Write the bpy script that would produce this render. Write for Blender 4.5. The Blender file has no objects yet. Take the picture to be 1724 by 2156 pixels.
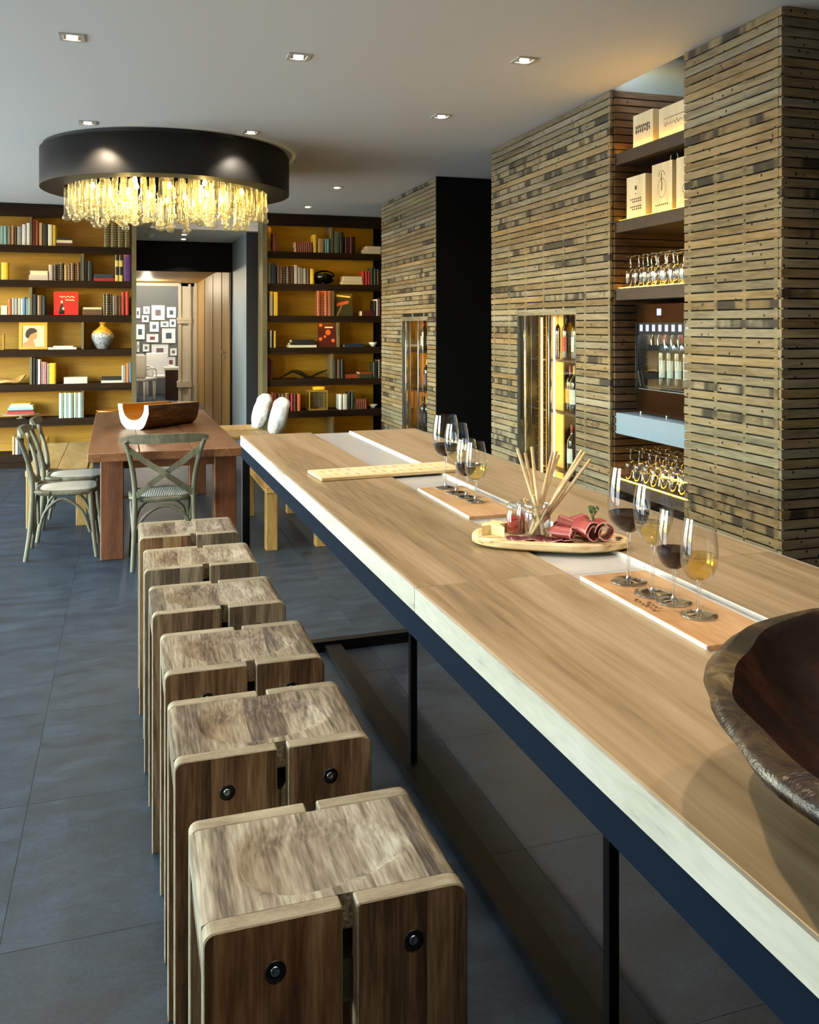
import bpy, bmesh, math, random
from mathutils import Vector, Matrix
R_ = random.Random(7)
SC = bpy.context.scene
COL = SC.collection
PI = math.pi

# ---------------------------------------------------------------- camera
cam_d = bpy.data.cameras.new('camera'); CAM = bpy.data.objects.new('camera', cam_d); COL.objects.link(CAM)
F_PX = 1850.0
cam_d.sensor_fit = 'VERTICAL'; cam_d.sensor_height = 36.0; cam_d.sensor_width = 36.0
cam_d.lens = F_PX / 2156.0 * 36.0
cam_d.shift_y = -(1078.0 - 684.0) / 2156.0
cam_d.clip_start = 0.05; cam_d.clip_end = 200
CAM.location = (0, 0, 1.57)
CAM.rotation_euler = (PI / 2, 0, -math.atan2(600.0, F_PX))
SC.camera = CAM

# ---------------------------------------------------------------- daylight, exposure
SC.view_settings.view_transform = 'Standard'
SC.view_settings.look = 'None'
SC.view_settings.gamma = 1.0
SC.view_settings.use_curve_mapping = False
SC.view_settings.exposure = 0.0
W = bpy.data.worlds.new('world'); SC.world = W; W.use_nodes = True
wn = W.node_tree.nodes; wl = W.node_tree.links
sky = wn.new('ShaderNodeTexSky'); sky.sky_type = 'NISHITA'; sky.sun_disc = False
sky.sun_elevation = math.radians(38); sky.sun_rotation = math.radians(200); sky.air_density = 1.6; sky.dust_density = .8
wl.new(sky.outputs[0], wn['Background'].inputs[0])
wn['Background'].inputs[1].default_value = 5.2
cy = SC.cycles
cy.max_bounces = 6; cy.diffuse_bounces = 3; cy.glossy_bounces = 3; cy.transmission_bounces = 6; cy.transparent_max_bounces = 24
cy.sample_clamp_indirect = 4.0; cy.use_adaptive_sampling = True; cy.adaptive_threshold = 0.08
cy.caustics_reflective = False; cy.caustics_refractive = False
cy.use_denoising = True

# the sun stands behind the building and only lights the paving outside the windows
sun_d = bpy.data.lights.new('sun', 'SUN'); sun_d.energy = 20.0; sun_d.color = (1, .95, .88); sun_d.angle = .01
SUN = bpy.data.objects.new('sun', sun_d); COL.objects.link(SUN); SUN.rotation_euler = Vector((-.30, 1, -.95)).to_track_quat('-Z', 'Y').to_euler()

# window openings of the left wall (y0, y1, z0, z1); the sky light comes in here
WALL_X = -3.9
WINDOWS = [(0.9, 2.9, .12, 2.75), (4.1, 7.0, .12, 2.75), (7.3, 10.2, .12, 2.75)]
for i, (a, b, c, d) in enumerate(WINDOWS):
    ld = bpy.data.lights.new('window_portal', 'AREA'); ld.shape = 'RECTANGLE'; ld.size = d - c; ld.size_y = b - a
    ld.cycles.is_portal = True
    o = bpy.data.objects.new('window_portal', ld); COL.objects.link(o)
    o.location = (WALL_X - .12, (a + b) / 2, (c + d) / 2); o.rotation_euler = (0, -PI / 2, 0)

SPOT_W = 52.0      # watts of one recessed ceiling spot
LED_E = 24.0        # emission of the amber LED strips in the bookcases

# ---------------------------------------------------------------- helpers
def lin(c):
    if isinstance(c, str):
        c = [int(c[i:i + 2], 16) for i in (0, 2, 4)]
    return tuple((v / 255 / 12.92) if v / 255 <= .04045 else ((v / 255 + .055) / 1.055) ** 2.4 for v in c[:3]) + (1.0,)

class MB:
    """collects geometry for one mesh"""
    def __init__(s): s.v = []; s.f = []; s.sm = []; s.mi = []; s.cur = 0
    def add(s, vs, fs, smooth=False):
        o = len(s.v); s.v += [tuple(p) for p in vs]; s.f += [tuple(i + o for i in f) for f in fs]
        s.sm += [smooth] * len(fs); s.mi += [s.cur] * len(fs); return s
    def mat(s, i): s.cur = i; return s
    def box(s, x0, x1, y0, y1, z0, z1, m=None):
        vs = [(x, y, z) for z in (z0, z1) for y in (y0, y1) for x in (x0, x1)]
        if m is not None: vs = [m @ Vector(p) for p in vs]
        return s.add(vs, [(0, 2, 3, 1), (4, 5, 7, 6), (0, 1, 5, 4), (2, 6, 7, 3), (0, 4, 6, 2), (1, 3, 7, 5)])
    def cbox(s, x0, x1, y0, y1, z0, z1, b=.004, seg=2, m=None, smooth=True):
        bm = bmesh.new(); bmesh.ops.create_cube(bm, size=1)
        for v in bm.verts:
            v.co = Vector(((x0 + x1) / 2 + v.co.x * (x1 - x0), (y0 + y1) / 2 + v.co.y * (y1 - y0), (z0 + z1) / 2 + v.co.z * (z1 - z0)))
        bmesh.ops.bevel(bm, geom=bm.edges[:], offset=b, segments=seg, affect='EDGES', profile=.5)
        return s.bm(bm, m, smooth)
    def bm(s, bm, m=None, smooth=True):
        bm.verts.index_update()
        vs = [(m @ v.co) if m is not None else v.co.copy() for v in bm.verts]
        fs = [[v.index for v in f.verts] for f in bm.faces]; bm.free()
        return s.add(vs, fs, smooth)
    def loft(s, rings, cap0=True, cap1=True, closed=False, smooth=True):
        n = len(rings[0]); vs = [p for r in rings for p in r]; fs = []
        k = len(rings)
        for i in range(k if closed else k - 1):
            a = i * n; b = ((i + 1) % k) * n
            for j in range(n): fs.append((a + j, a + (j + 1) % n, b + (j + 1) % n, b + j))
        s.add(vs, fs, smooth)
        if not closed:
            if cap0: s.add(rings[0], [tuple(range(n))[::-1]], False)
            if cap1: s.add(rings[-1], [tuple(range(n))], False)
        return s
    def lathe(s, prof, n=20, m=None, cap=False, smooth=True):
        """prof: (r, z) list from bottom/outside"""
        rings = []
        for r, z in prof:
            ring = [Vector((r * math.cos(2 * PI * i / n), r * math.sin(2 * PI * i / n), z)) for i in range(n)]
            rings.append([m @ p for p in ring] if m is not None else ring)
        return s.loft(rings, cap, cap, smooth=smooth)
    def tube(s, pts, r, n=8, smooth_path=True, sub=4, flat=None):
        pts = [Vector(p) for p in pts]; k = len(pts)
        rs = list(r) if isinstance(r, (list, tuple)) else [r] * k
        if smooth_path and k > 2:
            P = []; Q = []
            for i in range(k - 1):
                p0 = pts[max(i - 1, 0)]; p1 = pts[i]; p2 = pts[i + 1]; p3 = pts[min(i + 2, k - 1)]
                for j in range(sub):
                    t = j / sub
                    P.append(.5 * ((2 * p1) + (p2 - p0) * t + (2 * p0 - 5 * p1 + 4 * p2 - p3) * t * t + (3 * p1 - p0 - 3 * p2 + p3) * t ** 3))
                    Q.append(rs[i] + (rs[i + 1] - rs[i]) * t)
            P.append(pts[-1]); Q.append(rs[-1]); pts, rs = P, Q
        rings = []; up = None
        for i, p in enumerate(pts):
            t = (pts[min(i + 1, len(pts) - 1)] - pts[max(i - 1, 0)]).normalized()
            if up is None:
                up = Vector((0, 0, 1)) if abs(t.z) < .9 else Vector((0, 1, 0))
                if flat is not None: up = Vector(flat)
            a = t.cross(up).normalized(); up2 = a.cross(t).normalized(); up = up2
            ra, rb = (rs[i] if not isinstance(rs[i], tuple) else rs[i][0]), (rs[i] if not isinstance(rs[i], tuple) else rs[i][1])
            rings.append([p + a * (ra * math.cos(2 * PI * j / n)) + up2 * (rb * math.sin(2 * PI * j / n)) for j in range(n)])
        return s.loft(rings)
    def strap(s, pts, w, t, up):
        """flat rectangular strap of half width w along 'up', half thickness t"""
        pts = [Vector(p) for p in pts]; rings = []; up = Vector(up).normalized()
        for i, p in enumerate(pts):
            d = (pts[min(i + 1, len(pts) - 1)] - pts[max(i - 1, 0)]).normalized()
            a = d.cross(up).normalized(); u = a.cross(d).normalized()
            rings.append([p + a * t + u * w, p - a * t + u * w, p - a * t - u * w, p + a * t - u * w])
        return s.loft(rings, smooth=False)
    def grid(s, fn, nu, nv, smooth=True):
        vs = [fn(i / nu, j / nv) for j in range(nv + 1) for i in range(nu + 1)]
        fs = [(j * (nu + 1) + i, j * (nu + 1) + i + 1, (j + 1) * (nu + 1) + i + 1, (j + 1) * (nu + 1) + i) for j in range(nv) for i in range(nu)]
        return s.add(vs, fs, smooth)
    def mesh(s, name, mats):
        me = bpy.data.meshes.new(name); me.from_pydata(s.v, [], s.f)
        me.polygons.foreach_set('use_smooth', s.sm)
        if not isinstance(mats, (list, tuple)): mats = [mats]
        for m in mats: me.materials.append(m)
        if any(s.mi): me.polygons.foreach_set('material_index', s.mi)
        me.update(); return me
    def build(s, name, mats, parent=None, loc=None, rot=None, autosmooth=False):
        return link(name, s.mesh(name, mats), parent, loc, rot)

def link(name, data, parent=None, loc=None, rot=None):
    o = bpy.data.objects.new(name, data); COL.objects.link(o)
    if parent is not None: o.parent = parent
    if loc is not None: o.location = loc
    if rot is not None: o.rotation_euler = rot if not isinstance(rot, (int, float)) else (0, 0, rot)
    return o
def tag(o, label=None, cat=None, group=None, kind=None):
    for k, v in (('label', label), ('category', cat), ('group', group), ('kind', kind)):
        if v: o[k] = v
    return o
def thing(name, label, cat, loc=(0, 0, 0), rot=0, group=None):
    return tag(link(name, None, None, loc, rot), label, cat, group)
def struct(o, label=None, cat=None): return tag(o, label, cat, None, 'structure')
def copy_tree(o, parent=None):
    c = o.copy(); COL.objects.link(c); c.parent = parent
    for ch in list(o.children): copy_tree(ch, c)
    return c

# ---------------------------------------------------------------- materials
def new_mat(name):
    m = bpy.data.materials.new(name); m.use_nodes = True
    nt = m.node_tree; b = nt.nodes['Principled BSDF']; return m, nt, b
def N(nt, t, **kw):
    n = nt.nodes.new(t)
    for k, v in kw.items():
        if hasattr(n, k): setattr(n, k, v)
        else: n.inputs[k.replace('_', ' ')].default_value = v
    return n
def ramp(nt, stops):
    r = nt.nodes.new('ShaderNodeValToRGB'); e = r.color_ramp.elements
    while len(e) < len(stops): e.new(.5)
    for i, (p, c) in enumerate(stops): e[i].position = p; e[i].color = lin(c)
    return r
def plain(name, c, rough=.6, metal=0.0, spec=.5, coat=0.0, noise=0.0, nscale=20):
    m, nt, b = new_mat(name)
    b.inputs['Base Color'].default_value = lin(c); b.inputs['Roughness'].default_value = rough
    b.inputs['Metallic'].default_value = metal; b.inputs['Specular IOR Level'].default_value = spec; b.inputs['Coat Weight'].default_value = coat
    if noise:
        tc = N(nt, 'ShaderNodeTexCoord'); n = N(nt, 'ShaderNodeTexNoise', Scale=nscale, Detail=5.0)
        nt.links.new(tc.outputs['Object'], n.inputs['Vector'])
        r = nt.nodes.new('ShaderNodeMapRange'); r.inputs[3].default_value = 1 - noise; r.inputs[4].default_value = 1 + noise
        nt.links.new(n.outputs[0], r.inputs[0])
        mx = N(nt, 'ShaderNodeMix', data_type='RGBA', blend_type='MULTIPLY'); mx.inputs[0].default_value = 1
        mx.inputs[6].default_value = lin(c); nt.links.new(r.outputs[0], mx.inputs[7]); nt.links.new(mx.outputs[2], b.inputs['Base Color'])
    return m
def emit(name, c, e, sample=True):
    m, nt, b = new_mat(name)
    if not sample: m.cycles.emission_sampling = 'NONE'
    b.inputs['Base Color'].default_value = (0, 0, 0, 1); b.inputs['Emission Color'].default_value = lin(c); b.inputs['Emission Strength'].default_value = e
    return m
def wood(name, stops, axis='Y', stretch=9.0, scale=6.0, rough=.5, rand=.18, bump=.25, dist=1.2, fine=.35, patch=0.0, patch_axis='X', patch_w=.06, knots=0.0, hue=0.0, coat=0.0, rings=0.0, stain=0.0, spec=.5):
    """grained timber in object space; every object gets its own piece of grain"""
    m, nt, b = new_mat(name); L = nt.links
    tc = N(nt, 'ShaderNodeTexCoord'); oi = N(nt, 'ShaderNodeObjectInfo')
    off = N(nt, 'ShaderNodeVectorMath', operation='SCALE'); off.inputs[0].default_value = (37.1, 53.7, 71.3)
    L.new(oi.outputs['Random'], off.inputs['Scale'])
    add = N(nt, 'ShaderNodeVectorMath', operation='ADD'); L.new(tc.outputs['Object'], add.inputs[0]); L.new(off.outputs[0], add.inputs[1])
    vec = add.outputs[0]; pv = None
    if patch:
        sep = N(nt, 'ShaderNodeSeparateXYZ'); L.new(tc.outputs['Object'], sep.inputs[0])
        mu = N(nt, 'ShaderNodeMath', operation='MULTIPLY'); L.new(sep.outputs[patch_axis], mu.inputs[0]); mu.inputs[1].default_value = 1 / patch_w
        ad = N(nt, 'ShaderNodeMath', operation='MULTIPLY_ADD'); L.new(oi.outputs['Random'], ad.inputs[0]); ad.inputs[1].default_value = 31.7; L.new(mu.outputs[0], ad.inputs[2])
        fl = N(nt, 'ShaderNodeMath', operation='FLOOR'); L.new(ad.outputs[0], fl.inputs[0])
        wnz = N(nt, 'ShaderNodeTexWhiteNoise', noise_dimensions='1D'); L.new(fl.outputs[0], wnz.inputs['W']); pv = wnz.outputs['Value']
        o2 = N(nt, 'ShaderNodeVectorMath', operation='SCALE'); L.new(wnz.outputs['Color'], o2.inputs[0]); o2.inputs['Scale'].default_value = 9
        ad2 = N(nt, 'ShaderNodeVectorMath', operation='ADD'); L.new(vec, ad2.inputs[0]); L.new(o2.outputs[0], ad2.inputs[1]); vec = ad2.outputs[0]
    mp = N(nt, 'ShaderNodeMapping'); L.new(vec, mp.inputs['Vector'])
    sc = {'X': (1 / stretch, 1, 1), 'Y': (1, 1 / stretch, 1), 'Z': (1, 1, 1 / stretch)}[axis]; mp.inputs['Scale'].default_value = sc
    n1 = N(nt, 'ShaderNodeTexNoise', Scale=scale, Detail=2.5, Distortion=dist); L.new(mp.outputs[0], n1.inputs['Vector'])
    n2 = N(nt, 'ShaderNodeTexNoise', Scale=scale * 14, Detail=2.0); L.new(mp.outputs[0], n2.inputs['Vector'])
    src = n1.outputs[0]
    if rings:
        w = N(nt, 'ShaderNodeMath', operation='MULTIPLY'); L.new(n1.outputs[0], w.inputs[0]); w.inputs[1].default_value = rings
        w2 = N(nt, 'ShaderNodeMath', operation='PINGPONG'); L.new(w.outputs[0], w2.inputs[0]); w2.inputs[1].default_value = 1.0
        w3 = N(nt, 'ShaderNodeMix', data_type='FLOAT'); w3.inputs[0].default_value = .45; L.new(n1.outputs[0], w3.inputs[2]); L.new(w2.outputs[0], w3.inputs[3]); src = w3.outputs[0]
    mix = N(nt, 'ShaderNodeMix', data_type='FLOAT'); mix.inputs[0].default_value = fine; L.new(src, mix.inputs[2]); L.new(n2.outputs[0], mix.inputs[3])
    val = mix.outputs[0]
    if patch:
        pm = N(nt, 'ShaderNodeMath', operation='MULTIPLY_ADD'); L.new(pv, pm.inputs[0]); pm.inputs[1].default_value = patch; 
        sb = N(nt, 'ShaderNodeMath', operation='SUBTRACT'); L.new(val, sb.inputs[0]); sb.inputs[1].default_value = patch / 2; L.new(sb.outputs[0], pm.inputs[2]); val = pm.outputs[0]
    cr = ramp(nt, stops); L.new(val, cr.inputs[0])
    col = cr.outputs[0]
    if knots:
        vo = N(nt, 'ShaderNodeTexVoronoi', Scale=knots); L.new(add.outputs[0], vo.inputs['Vector'])
        th = N(nt, 'ShaderNodeMath', operation='LESS_THAN'); L.new(vo.outputs['Distance'], th.inputs[0]); th.inputs[1].default_value = .125
        mk = N(nt, 'ShaderNodeMix', data_type='RGBA'); L.new(th.outputs[0], mk.inputs[0]); L.new(col, mk.inputs[6]); mk.inputs[7].default_value = lin('2a1c10'); col = mk.outputs[2]
    if stain:
        ms = N(nt, 'ShaderNodeMapping'); L.new(add.outputs[0], ms.inputs['Vector']); ms.inputs['Scale'].default_value = {'X': (1, .25, .25), 'Y': (.25, 1, .25), 'Z': (.25, .25, 1)}[axis]
        ns = N(nt, 'ShaderNodeTexNoise', Scale=7.0, Detail=2.0, Roughness=.6); L.new(ms.outputs[0], ns.inputs['Vector'])
        rs_ = nt.nodes.new('ShaderNodeMapRange'); L.new(ns.outputs[0], rs_.inputs[0]); rs_.inputs[1].default_value = .48; rs_.inputs[2].default_value = .58; rs_.inputs[4].default_value = stain
        g1 = N(nt, 'ShaderNodeMath', operation='MULTIPLY'); L.new(oi.outputs['Random'], g1.inputs[0]); g1.inputs[1].default_value = 13.7
        g2 = N(nt, 'ShaderNodeMath', operation='FRACT'); L.new(g1.outputs[0], g2.inputs[0]); g3 = N(nt, 'ShaderNodeMath', operation='GREATER_THAN'); L.new(g2.outputs[0], g3.inputs[0]); g3.inputs[1].default_value = .80
        g4 = N(nt, 'ShaderNodeMath', operation='MULTIPLY'); L.new(g3.outputs[0], g4.inputs[0]); L.new(rs_.outputs[0], g4.inputs[1])
        mk2 = N(nt, 'ShaderNodeMix', data_type='RGBA'); L.new(g4.outputs[0], mk2.inputs[0]); L.new(col, mk2.inputs[6]); mk2.inputs[7].default_value = lin('261e16'); col = mk2.outputs[2]
    hs = N(nt, 'ShaderNodeHueSaturation'); L.new(col, hs.inputs['Color'])
    mr = nt.nodes.new('ShaderNodeMapRange'); L.new(oi.outputs['Random'], mr.inputs[0]); mr.inputs[3].default_value = 1 - rand; mr.inputs[4].default_value = 1 + rand; L.new(mr.outputs[0], hs.inputs['Value'])
    if hue:
        m5 = N(nt, 'ShaderNodeMath', operation='MULTIPLY'); L.new(oi.outputs['Random'], m5.inputs[0]); m5.inputs[1].default_value = 7.31
        m6 = N(nt, 'ShaderNodeMath', operation='FRACT'); L.new(m5.outputs[0], m6.inputs[0])
        m7 = nt.nodes.new('ShaderNodeMapRange'); L.new(m6.outputs[0], m7.inputs[0]); m7.inputs[3].default_value = .5 - hue; m7.inputs[4].default_value = .5 + hue * .6; L.new(m7.outputs[0], hs.inputs['Hue'])
        m8 = nt.nodes.new('ShaderNodeMapRange'); L.new(m6.outputs[0], m8.inputs[0]); m8.inputs[3].default_value = 1.15; m8.inputs[4].default_value = .7; L.new(m8.outputs[0], hs.inputs['Saturation'])
    L.new(hs.outputs[0], b.inputs['Base Color']); b.inputs['Roughness'].default_value = rough; b.inputs['Coat Weight'].default_value = coat; b.inputs['Specular IOR Level'].default_value = spec
    if bump:
        bp = N(nt, 'ShaderNodeBump', Strength=bump, Distance=.002); L.new(n2.outputs[0], bp.inputs['Height']); L.new(bp.outputs[0], b.inputs['Normal'])
    return m
def thin_glass(name, tint=(.97, .985, .98), gain=1.0, rough=.0, base=.06, power=2.4, edge=1.0):
    """clear thin-walled glass: see-through face on, mirror-like towards the edges"""
    m, nt, b = new_mat(name); nt.nodes.remove(b); L = nt.links
    t = N(nt, 'ShaderNodeBsdfTransparent'); t.inputs[0].default_value = (*tint, 1)
    g = N(nt, 'ShaderNodeBsdfGlossy', Roughness=rough); g.inputs[0].default_value = (1, 1, 1, 1)
    lw = N(nt, 'ShaderNodeLayerWeight', Blend=.5); pw = N(nt, 'ShaderNodeMath', operation='POWER'); L.new(lw.outputs['Facing'], pw.inputs[0]); pw.inputs[1].default_value = power
    mu = N(nt, 'ShaderNodeMath', operation='MULTIPLY_ADD'); L.new(pw.outputs[0], mu.inputs[0]); mu.inputs[1].default_value = .75 * edge * gain; mu.inputs[2].default_value = base * gain; mu.use_clamp = True
    mx = N(nt, 'ShaderNodeMixShader'); L.new(mu.outputs[0], mx.inputs[0]); L.new(t.outputs[0], mx.inputs[1]); L.new(g.outputs[0], mx.inputs[2])
    L.new(mx.outputs[0], nt.nodes['Material Output'].inputs[0]); return m
def object_colour(name, rough=.55, bands=None, coat=0.0):
    """cloth or paper in the colour stored on the object, with optional tooled bands across the spine"""
    m, nt, b = new_mat(name); L = nt.links; oi = N(nt, 'ShaderNodeObjectInfo'); col = oi.outputs['Color']
    tc = N(nt, 'ShaderNodeTexCoord')
    if bands:
        sep = N(nt, 'ShaderNodeSeparateXYZ'); L.new(tc.outputs['Object'], sep.inputs[0])
        mu = N(nt, 'ShaderNodeMath', operation='MULTIPLY'); L.new(sep.outputs[bands[2]], mu.inputs[0]); mu.inputs[1].default_value = bands[0]
        fr = N(nt, 'ShaderNodeMath', operation='FRACT'); L.new(mu.outputs[0], fr.inputs[0])
        lt = N(nt, 'ShaderNodeMath', operation='LESS_THAN'); L.new(fr.outputs[0], lt.inputs[0]); lt.inputs[1].default_value = bands[3]
        mk = N(nt, 'ShaderNodeMix', data_type='RGBA'); L.new(lt.outputs[0], mk.inputs[0]); L.new(col, mk.inputs[6]); mk.inputs[7].default_value = lin(bands[1]); col = mk.outputs[2]
    n = N(nt, 'ShaderNodeTexNoise', Scale=60.0, Detail=3.0); L.new(tc.outputs['Object'], n.inputs['Vector'])
    r = nt.nodes.new('ShaderNodeMapRange'); r.inputs[3].default_value = .8; r.inputs[4].default_value = 1.2; L.new(n.outputs[0], r.inputs[0])
    mx = N(nt, 'ShaderNodeMix', data_type='RGBA', blend_type='MULTIPLY'); mx.inputs[0].default_value = 1; L.new(col, mx.inputs[6]); L.new(r.outputs[0], mx.inputs[7])
    L.new(mx.outputs[2], b.inputs['Base Color']); b.inputs['Roughness'].default_value = rough; b.inputs['Coat Weight'].default_value = coat
    return m

M = {}
M['plaster'] = plain('ceiling_plaster', 'efebe2', .85)
M['white_wall'] = plain('white_wall_paint', 'e6e2da', .8)
M['grey_wall'] = plain('grey_wall_paint', '555754', .8)
M['black_wall'] = plain('black_lacquer_wall', '040404', .6, spec=.2)
M['dark_metal'] = plain('dark_blued_steel', '0a1626', .8, spec=.05)
M['black_metal'] = plain('black_steel', '0b0b0c', .45, metal=.3)
M['drum'] = plain('black_drum_metal', '12110f', .55, metal=.3, noise=.3, nscale=4)
M['steel'] = plain('brushed_steel', 'a8b2b8', .28, metal=1.0)
M['chrome'] = plain('chrome', 'dfe6ea', .12, metal=1.0)
M['copper'] = plain('bronze_steel', '5a3e28', .22, metal=1.0, noise=.2, nscale=6)
M['bluewhite'] = plain('white_solid_surface', '8699aa', .3, noise=.04)
M['white'] = plain('white_lacquer', 'e8e8e4', .45)
M['black'] = plain('black_plastic', '080808', .35)
M['amber'] = emit('amber_led', (255, 192, 24), LED_E)
M['glass'] = thin_glass('clear_glass', (.985, .99, .99))
M['solid_glass'] = thin_glass('stem_glass', (.96, .975, .975), base=.16, power=1.3)
M['pane'] = thin_glass('window_glass', (.93, .96, .95), gain=1.0)
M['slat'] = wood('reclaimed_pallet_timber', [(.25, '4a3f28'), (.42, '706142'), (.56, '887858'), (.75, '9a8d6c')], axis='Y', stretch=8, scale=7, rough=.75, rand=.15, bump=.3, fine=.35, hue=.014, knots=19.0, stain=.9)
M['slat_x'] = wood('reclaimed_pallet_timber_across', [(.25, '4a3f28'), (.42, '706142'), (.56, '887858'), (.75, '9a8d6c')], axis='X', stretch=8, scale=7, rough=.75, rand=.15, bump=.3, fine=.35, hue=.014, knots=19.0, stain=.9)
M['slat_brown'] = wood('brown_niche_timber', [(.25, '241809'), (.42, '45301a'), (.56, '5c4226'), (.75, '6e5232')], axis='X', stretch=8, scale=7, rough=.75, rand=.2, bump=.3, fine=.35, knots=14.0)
M['batten'] = plain('pale_batten', '8a7a58', .8)
M['shelf_dark'] = wood('dark_oak_shelf', [(.3, '22160d'), (.55, '3a2818'), (.75, '4c3722')], axis='Y', rough=.5, rand=.05)
M['case_dark'] = wood('dark_walnut', [(.3, '150c05'), (.55, '251607'), (.75, '33200d')], axis='X', rough=.7, rand=.05, spec=.12)
M['case_post'] = wood('olive_brown_oak', [(.3, '4d4630'), (.55, '625a40'), (.75, '756b4e')], axis='Z', rough=.5, rand=.05)
M['case_back'] = wood('golden_veneer', [(.3, '70540c'), (.5, '866812'), (.7, '967818')], axis='X', stretch=12, scale=4, rough=.5, rand=.04, bump=.05)
M['oak_top'] = wood('limed_oak_top', [(.2, '69553f'), (.36, '8a7454'), (.48, '9a8363'), (.6, 'a48d6d'), (.75, 'b09a7e')], axis='Y', stretch=20, scale=7, rough=.36, rand=.03, bump=.06, dist=1.0, fine=.5, rings=6.0)
M['pale_edge'] = wood('whitewashed_edge', [(.3, '7c7c74'), (.42, 'a2a29a'), (.6, 'b0b0aa')], axis='Y', stretch=5, scale=8, rough=.6, rand=.02, bump=.05)
M['teak_seat'] = wood('weathered_teak_seat', [(.27, '3c3124'), (.4, '5f5240'), (.5, '7a6d56'), (.6, '8e836c'), (.75, 'a59d88')], axis='Y', stretch=10, scale=11, rough=.6, rand=.1, bump=.8, dist=1.6, fine=.6, patch=.2, patch_axis='X', patch_w=.085, rings=5.0, hue=.012)
M['teak_daylit'] = wood('pale_daylit_teak', [(.3, '6f6550'), (.5, '8a806a'), (.7, '9c947e')], axis='X', stretch=3, scale=20, rough=.6, rand=.06, bump=.3)  # paler teak: daylight on plank edges and stretcher put into the colour
M['teak_leg'] = wood('weathered_teak_leg', [(.2, '2e2114'), (.38, '523d26'), (.52, '725a3c'), (.66, '8a7452'), (.82, '9c8a68')], axis='Z', stretch=12, scale=11, rough=.6, rand=.1, bump=.45, dist=1.2, fine=.5, patch=.22, patch_axis='X', patch_w=.07, rings=5.0, hue=.014)
M['table'] = wood('reddish_plank_table', [(.25, '442818'), (.42, '66422a'), (.58, '7c573c'), (.75, '8e6c50')], axis='Y', stretch=8, scale=6, rough=.33, rand=.12, bump=.15)
M['table_leg'] = wood('reddish_table_leg', [(.25, '36200f'), (.42, '532f19'), (.58, '6a4026'), (.75, '7a5236')], axis='Z', stretch=7, scale=6, rough=.5, rand=.1, bump=.15)
M['bench'] = wood('honey_bench_oak', [(.25, '7a5a2a'), (.42, 'a07c44'), (.58, 'b8945a'), (.75, 'c8a870')], axis='Y', stretch=8, scale=6, rough=.45, rand=.1, bump=.1)
M['bench_leg'] = wood('honey_bench_leg', [(.25, '6e5228'), (.42, '90703c'), (.58, 'a88650'), (.75, 'b89864')], axis='Z', stretch=8, scale=6, rough=.5, rand=.1, bump=.1)
M['chair'] = wood('sage_painted_bentwood', [(.3, '403f33'), (.5, '5e5d4e'), (.7, '777664')], axis='Z', stretch=8, scale=9, rough=.5, rand=.06, bump=.1)
M['cane'] = plain('woven_cane', 'b8b2a0', .7)
M['board'] = wood('tasting_board_oak', [(.28, '96693f'), (.45, 'b98d60'), (.6, 'c8a074'), (.75, 'd4b48c')], axis='Y', stretch=10, scale=9, rough=.45, rand=.04, bump=.08)
M['maple'] = wood('pale_maple', [(.28, 'd0b078'), (.5, 'e4cc9a'), (.72, 'efdcb4')], axis='X', stretch=8, scale=9, rough=.45, rand=.03, bump=.05)
M['platter'] = wood('striped_ash_platter', [(.28, 'a87c48'), (.42, 'd8b988'), (.6, 'ead2a6'), (.8, 'f2e2c0')], axis='X', stretch=6, scale=10, rough=.45, rand=.03, bump=.06, rings=10.0)
M['crate'] = wood('pine_crate', [(.3, 'c4b08a'), (.5, 'd8c8a2'), (.7, 'e4d8ba')], axis='Z', stretch=8, scale=5, rough=.6, rand=.06, bump=.05)
M['ink'] = plain('printed_ink', '4a3c28', .8)
M['wine_red'] = plain('red_wine', '140104', .3, spec=.1)
M['wine_white'] = thin_glass('white_wine', (.98, .94, .6), base=.04)
M['wine_gold'] = thin_glass('golden_wine', (.96, .82, .34), base=.04)
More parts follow.
